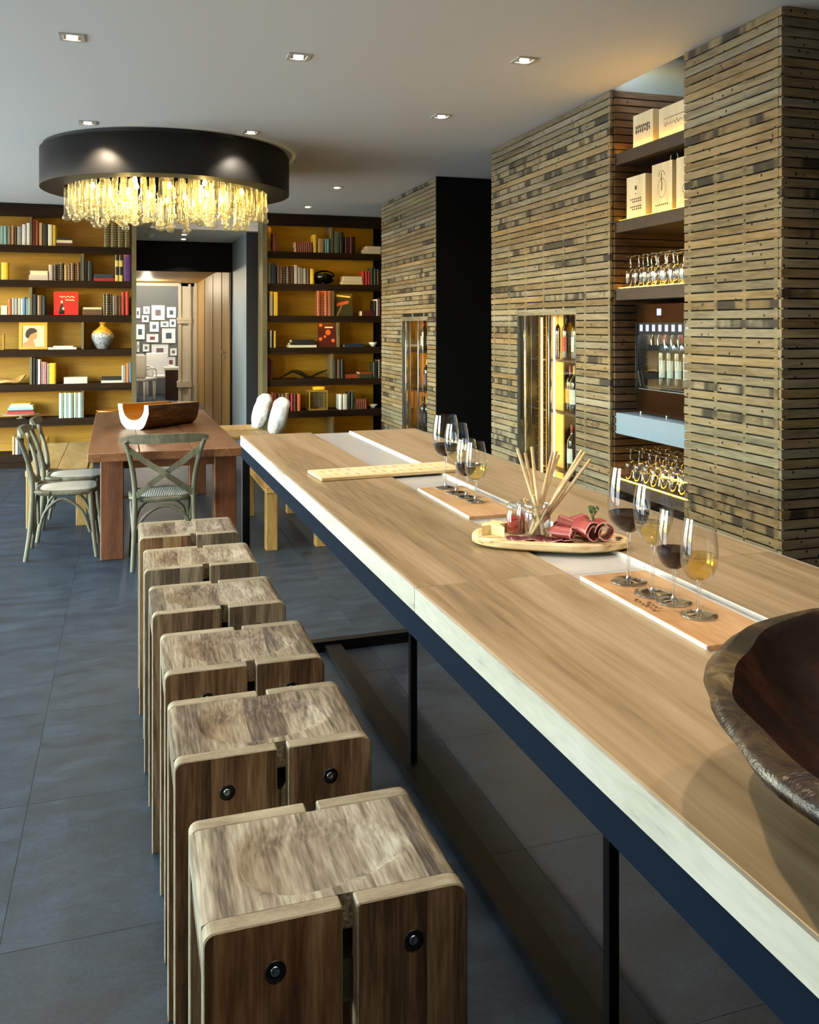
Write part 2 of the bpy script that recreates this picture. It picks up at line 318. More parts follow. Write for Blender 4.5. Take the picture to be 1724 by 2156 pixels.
BOOKS_WEST = [
 [('b', -1.286, -1.252, 0.205, 'teal'), ('b', -1.252, -1.222, 0.205, 'teal'), ('b', -1.217, -1.183, 0.2, 'taupe'), ('b', -1.178, -1.153, 0.21, 'tan'), ('b', -1.148, -1.124, 0.2, 'brown'), ('b', -1.119, -1.074, 0.205, 'grey'), ('b', -1.07, -1.03, 0.231, 'white'), ('b', -1.025, -0.986, 0.247, 'white'), ('b', -0.971, -0.937, 0.289, 'rust'), ('b', -0.932, -0.902, 0.279, 'rust'), ('b', -0.897, -0.863, 0.252, 'tan'), ('b', -0.858, -0.809, 0.247, 'black'), ('b', -0.804, -0.76, 0.237, 'cream'), ('b', -0.755, -0.725, 0.231, 'yellow'), ('h', -0.72, -0.548, 0.037, 'maroon', 0.0), ('h', -0.725, -0.553, 0.032, 'cream', 0.037), ('h', -0.715, -0.563, 0.026, 'black', 0.068), ('b', -0.218, -0.154, 0.274, 'olive'), ('b', -0.145, -0.076, 0.274, 'olive'), ('b', -0.071, -0.002, 0.274, 'olive'), ('b', 0.003, 0.067, 0.274, 'olive')],
 [('b', -1.276, -1.212, 0.189, 'yellow'), ('h', -1.001, -0.804, 0.058, 'pinkgrey', 0.0), ('h', -0.991, -0.804, 0.047, 'cream', 0.058), ('b', -0.799, -0.755, 0.174, 'pinkgrey'), ('b', -0.745, -0.715, 0.174, 'dband'), ('b', -0.715, -0.686, 0.184, 'dband'), ('b', -0.686, -0.646, 0.195, 'dband'), ('b', -0.637, -0.607, 0.174, 'tan'), ('b', -0.602, -0.568, 0.184, 'band'), ('b', -0.568, -0.533, 0.195, 'band'), ('b', -0.533, -0.504, 0.195, 'band'), ('b', -0.504, -0.479, 0.21, 'band'), ('b', -0.474, -0.445, 0.274, 'black'), ('b', -0.44, -0.395, 0.226, 'black'), ('b', -0.391, -0.341, 0.226, 'black'), ('h', -0.332, -0.105, 0.037, 'red', 0.0), ('h', -0.327, -0.125, 0.042, 'navy', 0.037), ('b', -0.1, -0.061, 0.305, 'blackgold'), ('b', -0.056, -0.017, 0.3, 'blackgold'), ('b', -0.007, 0.067, 0.326, 'purple')],
 [('h', -1.286, -1.217, 0.1, 'white', 0.0), ('b', -1.212, -1.178, 0.174, 'orange'), ('b', -1.173, -1.143, 0.184, 'grey'), ('b', -1.143, -1.114, 0.184, 'grey'), ('b', -1.114, -1.084, 0.184, 'cream'), ('b', -1.084, -1.06, 0.179, 'white'), ('b', -1.06, -1.03, 0.195, 'blue'), ('b', -1.03, -1.006, 0.179, 'grey'), ('b', -1.006, -0.981, 0.184, 'teal'), ('b', -0.971, -0.917, 0.226, 'black'), ('b', -0.912, -0.868, 0.216, 'band'), ('b', -0.863, -0.833, 0.21, 'navy'), ('h', -0.45, -0.238, 0.063, 'brown', 0.0), ('h', -0.445, -0.243, 0.026, 'tan', 0.063), ('b', -0.228, -0.199, 0.237, 'dband'), ('b', -0.199, -0.164, 0.242, 'dband'), ('b', -0.164, -0.13, 0.242, 'dband'), ('b', -0.125, -0.105, 0.221, 'grey'), ('b', -0.1, -0.071, 0.221, 'brown'), ('b', -0.066, -0.036, 0.221, 'brown'), ('b', -0.031, 0.003, 0.263, 'red'), ('b', 0.013, 0.047, 0.268, 'red')],
 [('h', -0.809, -0.509, 0.021, 'white', 0.0), ('h', -0.755, -0.543, 0.016, 'white', 0.021)],
 [('b', -0.961, -0.932, 0.295, 'black'), ('b', -0.927, -0.907, 0.279, 'black'), ('b', -0.907, -0.883, 0.274, 'white'), ('b', -0.878, -0.858, 0.247, 'pink'), ('b', -0.858, -0.838, 0.247, 'grey'), ('b', -0.838, -0.819, 0.242, 'pink'), ('b', -0.819, -0.799, 0.226, 'white'), ('b', -0.794, -0.73, 0.231, 'yellowred'), ('h', -0.646, -0.395, 0.068, 'white', 0.0), ('h', -0.253, -0.007, 0.026, 'white', 0.0), ('h', -0.248, -0.017, 0.037, 'black', 0.026), ('b', -0.031, 0.018, 0.195, 'grey'), ('b', 0.023, 0.047, 0.221, 'orange'), ('b', 0.052, 0.077, 0.231, 'blue')],
 [('b', -0.691, -0.646, 0.279, 'stripe'), ('b', -0.641, -0.597, 0.279, 'stripe'), ('b', -0.592, -0.548, 0.279, 'stripe'), ('b', -0.543, -0.499, 0.279, 'stripe'), ('b', -0.494, -0.45, 0.279, 'stripe')],
 [('b', -1.168, -1.143, 0.2, 'tan'), ('b', -1.138, -1.109, 0.189, 'cream'), ('b', -1.104, -1.065, 0.184, 'navy'), ('h', -0.548, -0.391, 0.032, 'tan', 0.0), ('h', -0.523, -0.381, 0.032, 'black', 0.032)],
]
BOOKS_EAST = [
 [('b', 1.686, 1.739, 0.219, 'rust'), ('h', 1.962, 2.174, 0.063, 'redband', 0.0), ('h', 1.962, 2.168, 0.063, 'redband', 0.063), ('b', 2.179, 2.22, 0.219, 'yellow'), ('b', 2.232, 2.309, 0.173, 'tan'), ('b', 2.32, 2.35, 0.173, 'teal'), ('b', 2.35, 2.373, 0.173, 'teal'), ('b', 2.379, 2.402, 0.173, 'navy'), ('b', 2.432, 2.502, 0.265, 'greygreen'), ('b', 2.508, 2.555, 0.259, 'black'), ('b', 2.573, 2.602, 0.207, 'maroon'), ('b', 2.602, 2.637, 0.207, 'maroon'), ('b', 2.637, 2.672, 0.207, 'maroon'), ('b', 2.672, 2.702, 0.207, 'black'), ('h', 2.796, 3.031, 0.052, 'cream', 0.0), ('h', 2.837, 3.031, 0.046, 'yellow', 0.052)],
 [('b', 1.622, 1.663, 0.242, 'grey'), ('b', 1.669, 1.727, 0.242, 'navy'), ('b', 1.739, 1.774, 0.207, 'brown'), ('b', 1.774, 1.804, 0.207, 'brown'), ('b', 1.81, 1.851, 0.213, 'dband'), ('b', 1.851, 1.892, 0.213, 'dband'), ('b', 1.898, 1.939, 0.213, 'brown'), ('b', 1.945, 1.986, 0.23, 'pinkgrey'), ('b', 1.992, 2.021, 0.202, 'grey'), ('b', 2.021, 2.056, 0.196, 'taupe'), ('b', 2.056, 2.091, 0.19, 'grey'), ('b', 2.097, 2.132, 0.184, 'brown'), ('b', 2.138, 2.185, 0.19, 'yellow'), ('h', 2.537, 2.796, 0.04, 'yellow', 0.0), ('h', 2.549, 2.79, 0.063, 'cream', 0.04), ('b', 2.796, 2.825, 0.167, 'red'), ('b', 2.831, 2.86, 0.167, 'red'), ('b', 2.866, 2.89, 0.173, 'red'), ('b', 2.896, 2.931, 0.213, 'green'), ('b', 2.937, 2.972, 0.207, 'green'), ('b', 2.978, 3.007, 0.196, 'brown'), ('b', 3.013, 3.036, 0.184, 'olive')],
 [('b', 1.645, 1.686, 0.288, 'cream'), ('b', 1.698, 1.745, 0.282, 'yellow'), ('b', 2.226, 2.267, 0.328, 'set'), ('b', 2.267, 2.314, 0.328, 'set'), ('b', 2.314, 2.361, 0.328, 'set'), ('b', 2.361, 2.408, 0.328, 'set'), ('h', 2.784, 2.937, 0.063, 'maroon', 0.0), ('b', 2.942, 2.966, 0.19, 'black'), ('b', 2.972, 2.995, 0.207, 'white'), ('b', 3.001, 3.031, 0.219, 'maroon')],
 [('b', 1.622, 1.645, 0.213, 'black'), ('b', 1.651, 1.675, 0.207, 'white'), ('b', 1.68, 1.698, 0.202, 'black'), ('b', 1.698, 1.722, 0.202, 'yellow'), ('h', 1.88, 2.22, 0.029, 'white', 0.0), ('h', 1.892, 2.203, 0.029, 'black', 0.029), ('h', 1.915, 2.185, 0.035, 'black', 0.058), ('h', 2.561, 2.819, 0.035, 'navy', 0.0)],
 [('b', 1.622, 1.651, 0.265, 'maroon'), ('b', 1.657, 1.686, 0.23, 'maroon'), ('b', 2.432, 2.467, 0.236, 'black'), ('b', 2.473, 2.514, 0.23, 'brown'), ('b', 2.52, 2.561, 0.236, 'black'), ('h', 2.567, 2.743, 0.046, 'rust', 0.0), ('h', 2.749, 2.919, 0.046, 'green', 0.0), ('h', 2.755, 2.919, 0.029, 'rust', 0.046), ('b', 2.931, 2.96, 0.19, 'green'), ('b', 2.96, 2.989, 0.196, 'black'), ('b', 2.995, 3.031, 0.225, 'dband')],
 [('b', 1.622, 1.657, 0.219, 'rust'), ('b', 1.663, 1.698, 0.225, 'orange'), ('b', 1.704, 1.739, 0.219, 'maroon'), ('b', 1.751, 1.786, 0.213, 'brown'), ('b', 1.792, 1.833, 0.207, 'band'), ('b', 1.839, 1.886, 0.213, 'band'), ('b', 1.904, 1.933, 0.207, 'red'), ('b', 1.939, 1.968, 0.207, 'maroon'), ('b', 1.98, 2.021, 0.202, 'orange'), ('b', 2.502, 2.537, 0.184, 'white'), ('b', 2.543, 2.602, 0.184, 'cream'), ('b', 2.614, 2.643, 0.213, 'black'), ('b', 2.649, 2.684, 0.213, 'green'), ('h', 2.696, 2.854, 0.075, 'redband', 0.0), ('h', 2.702, 2.843, 0.046, 'redband', 0.075)],
 [],
]
PICTURES = [(0.24, 0.34, 1.72, 1.96), (0.41, 0.55, 1.82, 1.99), (0.59, 0.88, 1.68, 2.02), (0.93, 1.13, 1.73, 1.98), (0.38, 0.53, 1.63, 1.79), (0.55, 0.75, 1.41, 1.64), (0.79, 0.97, 1.52, 1.65), (0.99, 1.13, 1.52, 1.7), (0.24, 0.44, 1.24, 1.58), (0.48, 0.74, 1.17, 1.36), (0.82, 1.12, 1.15, 1.49), (0.27, 0.32, 0.95, 1.19), (0.4, 0.54, 0.96, 1.13), (0.59, 0.96, 0.84, 1.12), (1.0, 1.15, 0.86, 1.03), (0.24, 0.42, 0.57, 0.91), (0.5, 0.7, 0.56, 0.79), (0.73, 0.88, 0.61, 0.77), (0.92, 1.12, 0.59, 0.83)]
# ---------------------------------------------------------------- floor of square slate tiles
def tile_mat():
    m, nt, b = new_mat('slate_tile'); L = nt.links
    tc = N(nt, 'ShaderNodeTexCoord'); oi = N(nt, 'ShaderNodeObjectInfo')
    off = N(nt, 'ShaderNodeVectorMath', operation='SCALE'); off.inputs[0].default_value = (17.3, 29.1, 3.7); L.new(oi.outputs['Random'], off.inputs['Scale'])
    add = N(nt, 'ShaderNodeVectorMath', operation='ADD'); L.new(tc.outputs['Object'], add.inputs[0]); L.new(off.outputs[0], add.inputs[1])
    mp = N(nt, 'ShaderNodeMapping'); mp.inputs['Scale'].default_value = (1, 2.2, 1); L.new(add.outputs[0], mp.inputs['Vector'])
    n = N(nt, 'ShaderNodeTexNoise', Scale=5.0, Detail=4.0, Roughness=.65, Distortion=.4); L.new(mp.outputs[0], n.inputs['Vector'])
    n3 = N(nt, 'ShaderNodeTexNoise', Scale=70.0, Detail=2.0, Roughness=.7); L.new(mp.outputs[0], n3.inputs['Vector'])
    mf = N(nt, 'ShaderNodeMix', data_type='FLOAT'); mf.inputs[0].default_value = .4; L.new(n.outputs[0], mf.inputs[2]); L.new(n3.outputs[0], mf.inputs[3])
    cr = ramp(nt, [(.28, '161e26'), (.48, '26313b'), (.64, '33414d'), (.8, '4d5964')]); L.new(mf.outputs[0], cr.inputs[0])
    hs = N(nt, 'ShaderNodeHueSaturation'); L.new(cr.outputs[0], hs.inputs['Color'])
    mr = nt.nodes.new('ShaderNodeMapRange'); L.new(oi.outputs['Random'], mr.inputs[0]); mr.inputs[3].default_value = .92; mr.inputs[4].default_value = 1.08; L.new(mr.outputs[0], hs.inputs['Value'])
    L.new(hs.outputs[0], b.inputs['Base Color'])
    rr = nt.nodes.new('ShaderNodeMapRange'); L.new(n.outputs[0], rr.inputs[0]); rr.inputs[3].default_value = .34; rr.inputs[4].default_value = .6; L.new(rr.outputs[0], b.inputs['Roughness'])
    bp = N(nt, 'ShaderNodeBump', Strength=.25, Distance=.003); L.new(n3.outputs[0], bp.inputs['Height']); L.new(bp.outputs[0], b.inputs['Normal'])
    return m
M['tile'] = tile_mat()
M['grout'] = plain('dark_grout', '2a2d2f', .9)
floor = struct(MB().box(WALL_X, 4.5, -3, 22.2, -.12, -.0015).build('floor', M['grout']), 'grey slate tile floor of the room')
TILE = .72
tm = MB().box(-TILE / 2 + .0008, TILE / 2 - .0008, -TILE / 2 + .0008, TILE / 2 - .0008, -.012, 0).mesh('floor_tile', M['tile'])
nx = 12; ny = 19
for i in range(nx):
    for j in range(ny):
        link('floor_tile', tm, floor, (WALL_X + TILE * (i + .5), -1.2 + TILE * (j + .5), 0))
for x0, x1, y0, y1, n_ in ((WALL_X, 4.5, -3, -1.2, 0), (-.6, 4.5, 12.48, 22.2, 1)):
    struct(MB().box(x0, x1, y0, y1, -.012, 0).build('floor_%d' % (n_ + 2), M['tile']), 'plain slate floor beyond the tiled area')

# ---------------------------------------------------------------- ceiling
CZ = 2.9
c = MB().box(WALL_X, 2.62, -3, 10.9, CZ, CZ + .12)
c.box(2.62, 4.5, -3, 3.66, CZ, CZ + .12).box(2.62, 4.5, 4.4, 10.9, CZ, CZ + .12)
struct(MB().box(2.62, 4.5, 3.66, 4.4, CZ + .22, CZ + .32).box(2.62, 4.5, 3.63, 3.665, CZ + .001, CZ + .3).box(2.62, 4.5, 4.394, 4.43, CZ + .001, CZ + .3).build('ceiling_5', plain('shaded_recess_plaster', '73756f', .85)), 'raised plaster recess above the niche, shade put into its grey')  # plaster recess toned grey, its shade put into the colour
struct(c.build('ceiling', M['plaster']), 'smooth pale plaster ceiling with recessed spots')

# ---------------------------------------------------------------- left wall with windows, wall behind
w = MB(); ys = [-3.0] + [v for a, b, *_ in WINDOWS for v in (a, b)] + [10.9]
for k in range(0, len(ys), 2): w.box(WALL_X - .2, WALL_X, ys[k], ys[k + 1], 0, CZ)
for a, b, z0, z1 in WINDOWS: w.box(WALL_X - .2, WALL_X, a, b, 0, z0).box(WALL_X - .2, WALL_X, a, b, z1, CZ)
struct(w.build('wall_left', M['white_wall']), 'off-white wall with tall windows beside the dining end')
for k, (a, b, z0, z1) in enumerate(WINDOWS):
    wr = struct(link('window_%d' % (k + 1), None, None, (WALL_X - .1, (a + b) / 2, z0)), 'tall window in the off-white side wall'); wd = b - a; ht = z1 - z0
    fr = MB()
    for y0, y1, q0, q1 in ((-wd / 2, -wd / 2 + .06, 0, ht), (wd / 2 - .06, wd / 2, 0, ht), (-wd / 2, wd / 2, 0, .06), (-wd / 2, wd / 2, ht - .06, ht), (-.025, .025, 0, ht)):
        fr.box(-.03, .03, y0, y1, q0, q1)
    fr.build('window_frame', M['black_metal'], wr)
    for y0, y1 in ((-wd / 2 + .06, -.025), (.025, wd / 2 - .06)):
        MB().add([(0, y0, .06), (0, y1, .06), (0, y1, ht - .06), (0, y0, ht - .06)], [(0, 1, 2, 3)]).build('pane', M['pane'], wr)
M['brown_wall'] = plain('dark_brown_paint', '3a3028', .8)
M['paving'] = plain('light_paving', 'b4b0a6', .9, noise=.1, nscale=2)
struct(MB().box(-40, WALL_X - .2, -30, 40, -.2, -.05).build('ground', M['paving']), 'light paving outside the windows')
struct(MB().box(WALL_X, 4.5, -3.2, -3, 0, CZ).build('wall_front', M['brown_wall']), 'dark brown wall behind the camera')
struct(MB().box(4.3, 4.5, -3, 10.9, 0, CZ).build('wall_right_outer', M['black_wall']), 'dark wall deep behind the timber cladding')

# ---------------------------------------------------------------- timber clad walls on the right, in their own frame
WR0 = (2.613, 3.013, 0); WRA = -math.atan2(.086, 6.255)
WRM = Matrix.Translation(WR0) @ Matrix.Rotation(WRA, 4, 'Z')
PITCH = .0420; NROW = 69
def wr(x, y, z): return WRM @ Vector((x, y, z))
def slat_face(root, s0, s1, seed, axis='y', win=None, pos=0.0, battens=3, pieces=1, mat=None):
    """rows of slats on the face x=pos (axis y) or y=pos (axis x) of the wall, each slat a piece of its own"""
    r = random.Random(seed); mat = mat or (M['slat'] if axis == 'y' else M['slat_x'])
    for k in range(NROW):
        z0 = .004 + k * PITCH; z1 = z0 + PITCH - .0062 - r.random() * .002
        if z1 > CZ - .002: z1 = CZ - .003
        runs = [(s0, s1)]
        if win and z1 > win[2] and z0 < win[3]: runs = [(s0, win[0]), (win[1], s1)]
        for a, b in runs:
            cuts = [a]
            if b - a > .5:
                for _ in range(r.choice([0, 0, 1, 1, 2][:2 + pieces * 3]) if pieces else 0): cuts.append(a + (b - a) * (.15 + .7 * r.random()))
            cuts = sorted(cuts) + [b]
            cuts = [q for i, q in enumerate(cuts) if i == 0 or q - cuts[i - 1] > .12 or q == b]
            for p, q in zip(cuts[:-1], cuts[1:]):
                if q - p < .02: continue
                d = r.random() * .0035; L = q - p - .0015; h = z1 - z0
                if axis == 'y': m = MB().box(0, .018, -L / 2, L / 2, -h / 2, h / 2); loc = (pos - .018 + d, (p + q) / 2, (z0 + z1) / 2)
                else: m = MB().box(-L / 2, L / 2, 0, .018, -h / 2, h / 2); loc = ((p + q) / 2, pos - .018 + d, (z0 + z1) / 2)
                m.build('slat', mat, root, loc)
    for i in range(battens):
        t = s0 + .03 + (s1 - s0 - .06) * i / max(1, battens - 1)
        zz = [(0, CZ - .004)]
        if win and win[0] - .02 < t < win[1] + .02: zz = [(0, win[2]), (win[3], CZ - .004)]
        for q0, q1 in zz:
            m = MB()
            if axis == 'y': m.box(pos - .006, pos + .02, t - .012, t + .012, q0, q1)
            else: m.box(t - .012, t + .012, pos - .006, pos + .02, q0, q1)
            m.build('batten', M['batten'], root)
M['void'] = plain('dark_backing', '0c0906', .9)
def wall_root(name, mb, label): 
    return struct(mb.build(name, M['void'], None, WR0, WRA), label)
# near pillar
pil = wall_root('pillar', MB().box(.004, .9, .004, .66, 0, CZ - .001), 'square pillar clad in horizontal reclaimed timber slats')
slat_face(pil, 0, .665, 3, 'y', battens=4, pieces=0)
slat_face(pil, -.016, .9, 4, 'x', battens=4, pieces=0)
# middle wall with the large wine cabinet
W1 = (1.777, 2.645, .25, 1.67)
mb = MB().box(.004, .55, 1.374, W1[0], 0, CZ - .001).box(.004, .55, W1[1], 3.118, 0, CZ - .001).box(.004, .55, W1[0], W1[1], 0, W1[2]).box(.004, .55, W1[0], W1[1], W1[3], CZ - .001).box(.5, .55, W1[0], W1[1], W1[2], W1[3])
mid = wall_root('wall_right_middle', mb, 'timber slat wall holding the larger glass wine cabinet')
slat_face(mid, 1.37, 3.12, 5, 'y', W1, battens=7)
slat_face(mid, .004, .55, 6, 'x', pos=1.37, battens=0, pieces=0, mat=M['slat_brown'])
# far wall with the small wine cabinet
W2 = (4.66, 5.47, .25, 1.645)
mb = MB().box(.004, .6, 4.414, W2[0], 0, CZ - .001).box(.004, .6, W2[1], 6.26, 0, CZ - .001).box(.004, .6, W2[0], W2[1], 0, W2[2]).box(.004, .6, W2[0], W2[1], W2[3], CZ - .001).box(.55, .6, W2[0], W2[1], W2[2], W2[3])
far = wall_root('wall_right_far', mb, 'timber slat wall beside the bookcase with a slim wine cabinet')
slat_face(far, 4.41, 6.262, 8, 'y', W2, battens=6)
MB().box(-.018, 1.9, 4.39, 4.413, 0, CZ - .001).build('black_side_panel', M['black_wall'], far)

# ---------------------------------------------------------------- back wall and passage
BY = 10.45
b_ = MB().box(WALL_X, .06, 10.86, 11.0, 0, CZ).box(1.62, 4.5, 10.86, 11.0, 0, CZ)
struct(MB().box(.06, 1.62, 10.86, 10.92, 2.72, CZ).build('trim_2', M['plaster']), 'plaster head above the passage opening')
b_.box(WALL_X, -2.6, 10.3, 10.86, 0, CZ)
struct(b_.build('wall_back', M['black_wall']), 'dark back wall behind the two bookcases')
struct(MB().box(.0, 1.75, 10.9, 12.5, 2.72, 2.8).build('ceiling_2', M['plaster']), 'lower pale ceiling of the passage')
struct(MB().box(-.1, .0, 10.9, 12.6, 0, 2.8).build('wall_passage', M['grey_wall']), 'grey side wall of the passage')
struct(MB().box(-.1, .13, 12.5, 12.62, 0, 2.8).box(1.42, 1.44, 12.5, 12.62, 0, 2.8).box(.13, 1.42, 12.5, 12.62, 2.31, 2.8).build('wall_passage_end', M['black_wall']), 'black wall with a doorway at the end of the passage')
M['bluegrey'] = plain('daylit_grey_paint', '8398a8', .5)  # light grey paint with bluish daylight put into its colour
M['navy'] = plain('dark_navy_panel', '1d2027', .5)
struct(MB().box(1.44, 1.8, 11.02, 12.62, 0, 2.8).build('wall_passage_pier', M['bluegrey']), 'pale grey reveal right of the passage, bluish daylight in its colour')
struct(MB().box(1.44, 2.1, 11.0, 11.02, 0, 2.8).build('wall_passage_panel', M['navy']), 'dark navy panel right of the passage')
# corridor beyond
M['tan_panel'] = wood('tan_wall_panel', [(.3, '8a6a34'), (.5, 'a58442'), (.7, 'b39450')], axis='Z', stretch=12, scale=3, rough=.5, rand=.0, bump=.03)
cw = struct(MB().box(1.41, 1.5, 12.62, 18.5, 0, 2.42).build('wall_corridor', M['tan_panel']), 'tan panelled corridor wall seen through the doorway')
for y in (13.6, 15.0, 16.6): MB().box(1.402, 1.41, y, y + .012, 0, 2.4).build('panel_joint', M['shelf_dark'], cw)
MB().box(1.36, 1.41, 13.05, 13.25, 1.16, 1.18).box(1.38, 1.41, 13.05, 13.15, 1.08, 1.09).build('lever_handle', M['steel'], cw)
struct(MB().box(-.2, 1.5, 12.62, 18.5, 2.42, 2.5).build('ceiling_3', M['tan_panel']), 'tan ceiling of the corridor')
struct(MB().box(-.3, -.2, 12.62, 22.1, 0, 3.2).build('wall_corridor_left', M['white_wall']), 'pale left corridor wall')
tr = MB().box(1.08, 1.5, 18.5, 18.6, 0, 2.42).box(1.05, 1.1, 18.46, 18.6, 0, 2.4).box(1.24, 1.29, 18.44, 18.6, 0, 2.4).box(1.36, 1.42, 18.45, 18.6, 0, 2.42).box(1.02, 1.3, 18.42, 18.6, 1.66, 1.72).box(1.03, 1.3, 18.43, 18.6, 1.6, 1.66).box(1.02, 1.3, 18.42, 18.6, .3, .42).box(-.2, 1.42, 18.5, 18.6, 2.36, 2.42)
struct(tr.build('trim_1', M['white']), 'white moulded pilaster and door case at the end of the corridor')
struct(MB().box(-.3, 2.6, 21.0, 21.1, 0, 3.2).build('wall_picture', M['grey_wall']), 'grey wall hung with small framed pictures')
struct(MB().box(2.5, 2.6, 18.6, 21.1, 0, 3.2).box(1.5, 2.6, 18.5, 18.6, 0, 3.2).box(-.3, 1.5, 18.5, 18.6, 2.5, 3.2).build('wall_far_room', M['white_wall']), 'white walls of the far room')
struct(MB().box(-.3, 2.6, 18.5, 21.1, 3.2, 3.3).build('ceiling_4', M['plaster']), 'ceiling of the far room')

# ---------------------------------------------------------------- recessed spots
M['lamp'] = emit('lamp_glow', (255, 226, 190), 40.0, False)
M['trim'] = plain('spot_trim', 'b8b4ac', .5)
def spot_proto():
    t = MB(); a, b = .055, .038
    for x0, x1, y0, y1 in ((-a, a, -a, -b), (-a, a, b, a), (-a, -b, -b, b), (b, a, -b, b)): t.box(x0, x1, y0, y1, -.006, 0)
    tm_ = t.mesh('trim_ring', M['trim'])
    rm = MB().box(-b, b, -b, b, -.002, -.001).mesh('recess', M['steel'])
    lm = MB().lathe([(.024, -.010), (.024, -.003), (.018, -.003)], 14, cap=True).mesh('lamp', M['lamp'])
    return tm_, rm, lm
SPM = spot_proto()
def downlight(x, y, label, watts=None, z=CZ, col=(1, .86, .70), size=105, aim=(0, 0), cone=True):
    o = thing('downlight', label, 'downlight', (x, y, z), 0, 'recessed square ceiling spots')
    for n_, me in zip(('trim_ring', 'recess', 'lamp'), SPM): link(n_, me, o)
    ld = bpy.data.lights.new('spot_beam', 'SPOT'); ld.energy = SPOT_W if watts is None else watts; ld.color = col
    ld.spot_size = math.radians(size); ld.spot_blend = .7; ld.shadow_soft_size = .022
    link('spot_beam', ld, o, (0, 0, -.02), (math.radians(aim[1]), math.radians(aim[0]), 0))
for x, y, lb in ((-.23, 4.34, 'square recessed spot high on the left side of the ceiling'), (.82, 4.31, 'square recessed spot in the upper middle of the ceiling'), (1.91, 4.02, 'square recessed spot nearest the timber pillar'),
                 (-.23, 6.14, 'square recessed spot above the left part of the drum chandelier'), (.83, 6.1, 'square recessed spot above the right part of the drum chandelier'), (1.92, 5.26, 'square recessed spot before the middle timber wall'),
                 (1.95, 8.29, 'square recessed spot near the slim wine cabinet'), (1.96, 9.75, 'square recessed spot closest to the bookcase')):
    downlight(x, y, lb, *((80, CZ, (1, .80, .58)) if x < 0 else ()))
for x, y in ((-.23, 2.5), (.83, 2.5), (1.91, 2.55), (-.23, .7), (.83, .66), (1.91, 1.0)):
    downlight(x, y, 'square recessed spot overhead, above the bar counter and outside the view', *((80, CZ, (1, .80, .58)) if x < 0 else ()))
for x, y in ((.72, 11.5), (.75, 12.1)): downlight(x, y, 'small round spot in the passage ceiling, %s one' % ('nearer' if y < 12 else 'farther'), 110, 2.72)
def lamp_point(parent, loc, e, col, r=.05):
    ld = bpy.data.lights.new('glow', 'POINT'); ld.energy = e; ld.color = col; ld.shadow_soft_size = r
    return link('glow', ld, parent, loc)
for x, y, z, e in ((.2, 13.9, 2.42, 22), (.4, 17.4, 2.42, 60), (.5, 19.8, 3.2, 200)):  # lamps added to brighten the corridor and the far room
    o = thing('added_lamp', 'added round ceiling lamp %s' % ('in the corridor near the doorway' if y < 15 else 'deep in the corridor' if y < 18 else 'in the far picture room'), 'ceiling lamp', (x, y, z))
    MB().lathe([(.025, -.008), (.028, -.003), (.028, 0)], 20, cap=True).build('diffuser', M['lamp'], o)
    lamp_point(o, (0, 0, -.1), e, (1, .93, .84) if y > 18 else (1, .85, .6))
sd = thing('smoke_detector', 'small white smoke detector on the passage ceiling', 'detector', (.3, 11.6, 2.72))
MB().lathe([(.02, -.05), (.045, -.035), (.055, -.01), (.055, 0)], 16, cap=True).build('cover', M['white'], sd)
MB().lathe([(.012, -.055), (.014, -.05)], 10, cap=True).build('sensor', M['steel'], sd)
# ---------------------------------------------------------------- bar counter
CT = 1.05
bar = thing('bar_counter', 'long oak tasting counter with white edge on dark steel frame', 'counter', (.522, 4.18, 0), .0105)
BARM = Matrix.Translation((.522, 4.18, 0)) @ Matrix.Rotation(.0105, 4, 'Z')
M['channel'] = plain('grey_white_channel', 'c6c6c4', .22, coat=.3)
for y0, y1 in ((-2.529, 0), (-5.06, -2.531)):
    MB().cbox(.002, .335, y0, y1, 1.003, CT, .0015, 1, smooth=False).build('top_panel', M['oak_top'], bar)
    MB().cbox(.531, .863, y0, y1, 1.003, CT, .0015, 1, smooth=False).build('top_panel', M['oak_top'], bar)
    MB().box(-.003, .0015, y0, y1, 1.002, CT - .001).build('edge_strip', M['pale_edge'], bar)
    MB().box(.8635, .868, y0, y1, 1.002, CT - .001).build('edge_strip', M['pale_edge'], bar)
    MB().box(.336, .524, y0, y1, 1.003, 1.043).build('channel', M['channel'], bar)
    MB().box(.5245, .5305, y0, y1, 1.003, CT + .001).build('channel_lip', M['white'], bar)
for n_, bx in (('apron', (.002, .034, -5.05, -.002, .945, 1.002)), ('apron', (.831, .863, -5.05, -.002, .945, 1.002)), ('end_rail', (.034, .831, -.036, -.002, .945, 1.002)), ('end_rail', (.034, .831, -5.05, -5.016, .945, 1.002))):
    MB().box(*bx).build(n_, M['dark_metal'], bar)
for x0, x1 in ((.002, .036), (.829, .863)):
    for y0, y1 in ((-.036, -.002), (-5.05, -5.016)): MB().box(x0, x1, y0, y1, .0, .945).build('leg', M['black_metal'], bar)
for y0, y1 in ((-.05, -.002), (-5.05, -5.0)): MB().box(.036, .829, y0, y1, 0, .05).build('floor_bar', M['black_metal'], bar)
MB().box(.39, .468, -5.0, -.05, 0, .035).build('floor_runner', M['black_metal'], bar)
for y in (-1.25, -2.55, -3.85): MB().box(.417, .441, y - .012, y + .012, .035, 1.003).build('post', M['black_metal'], bar)

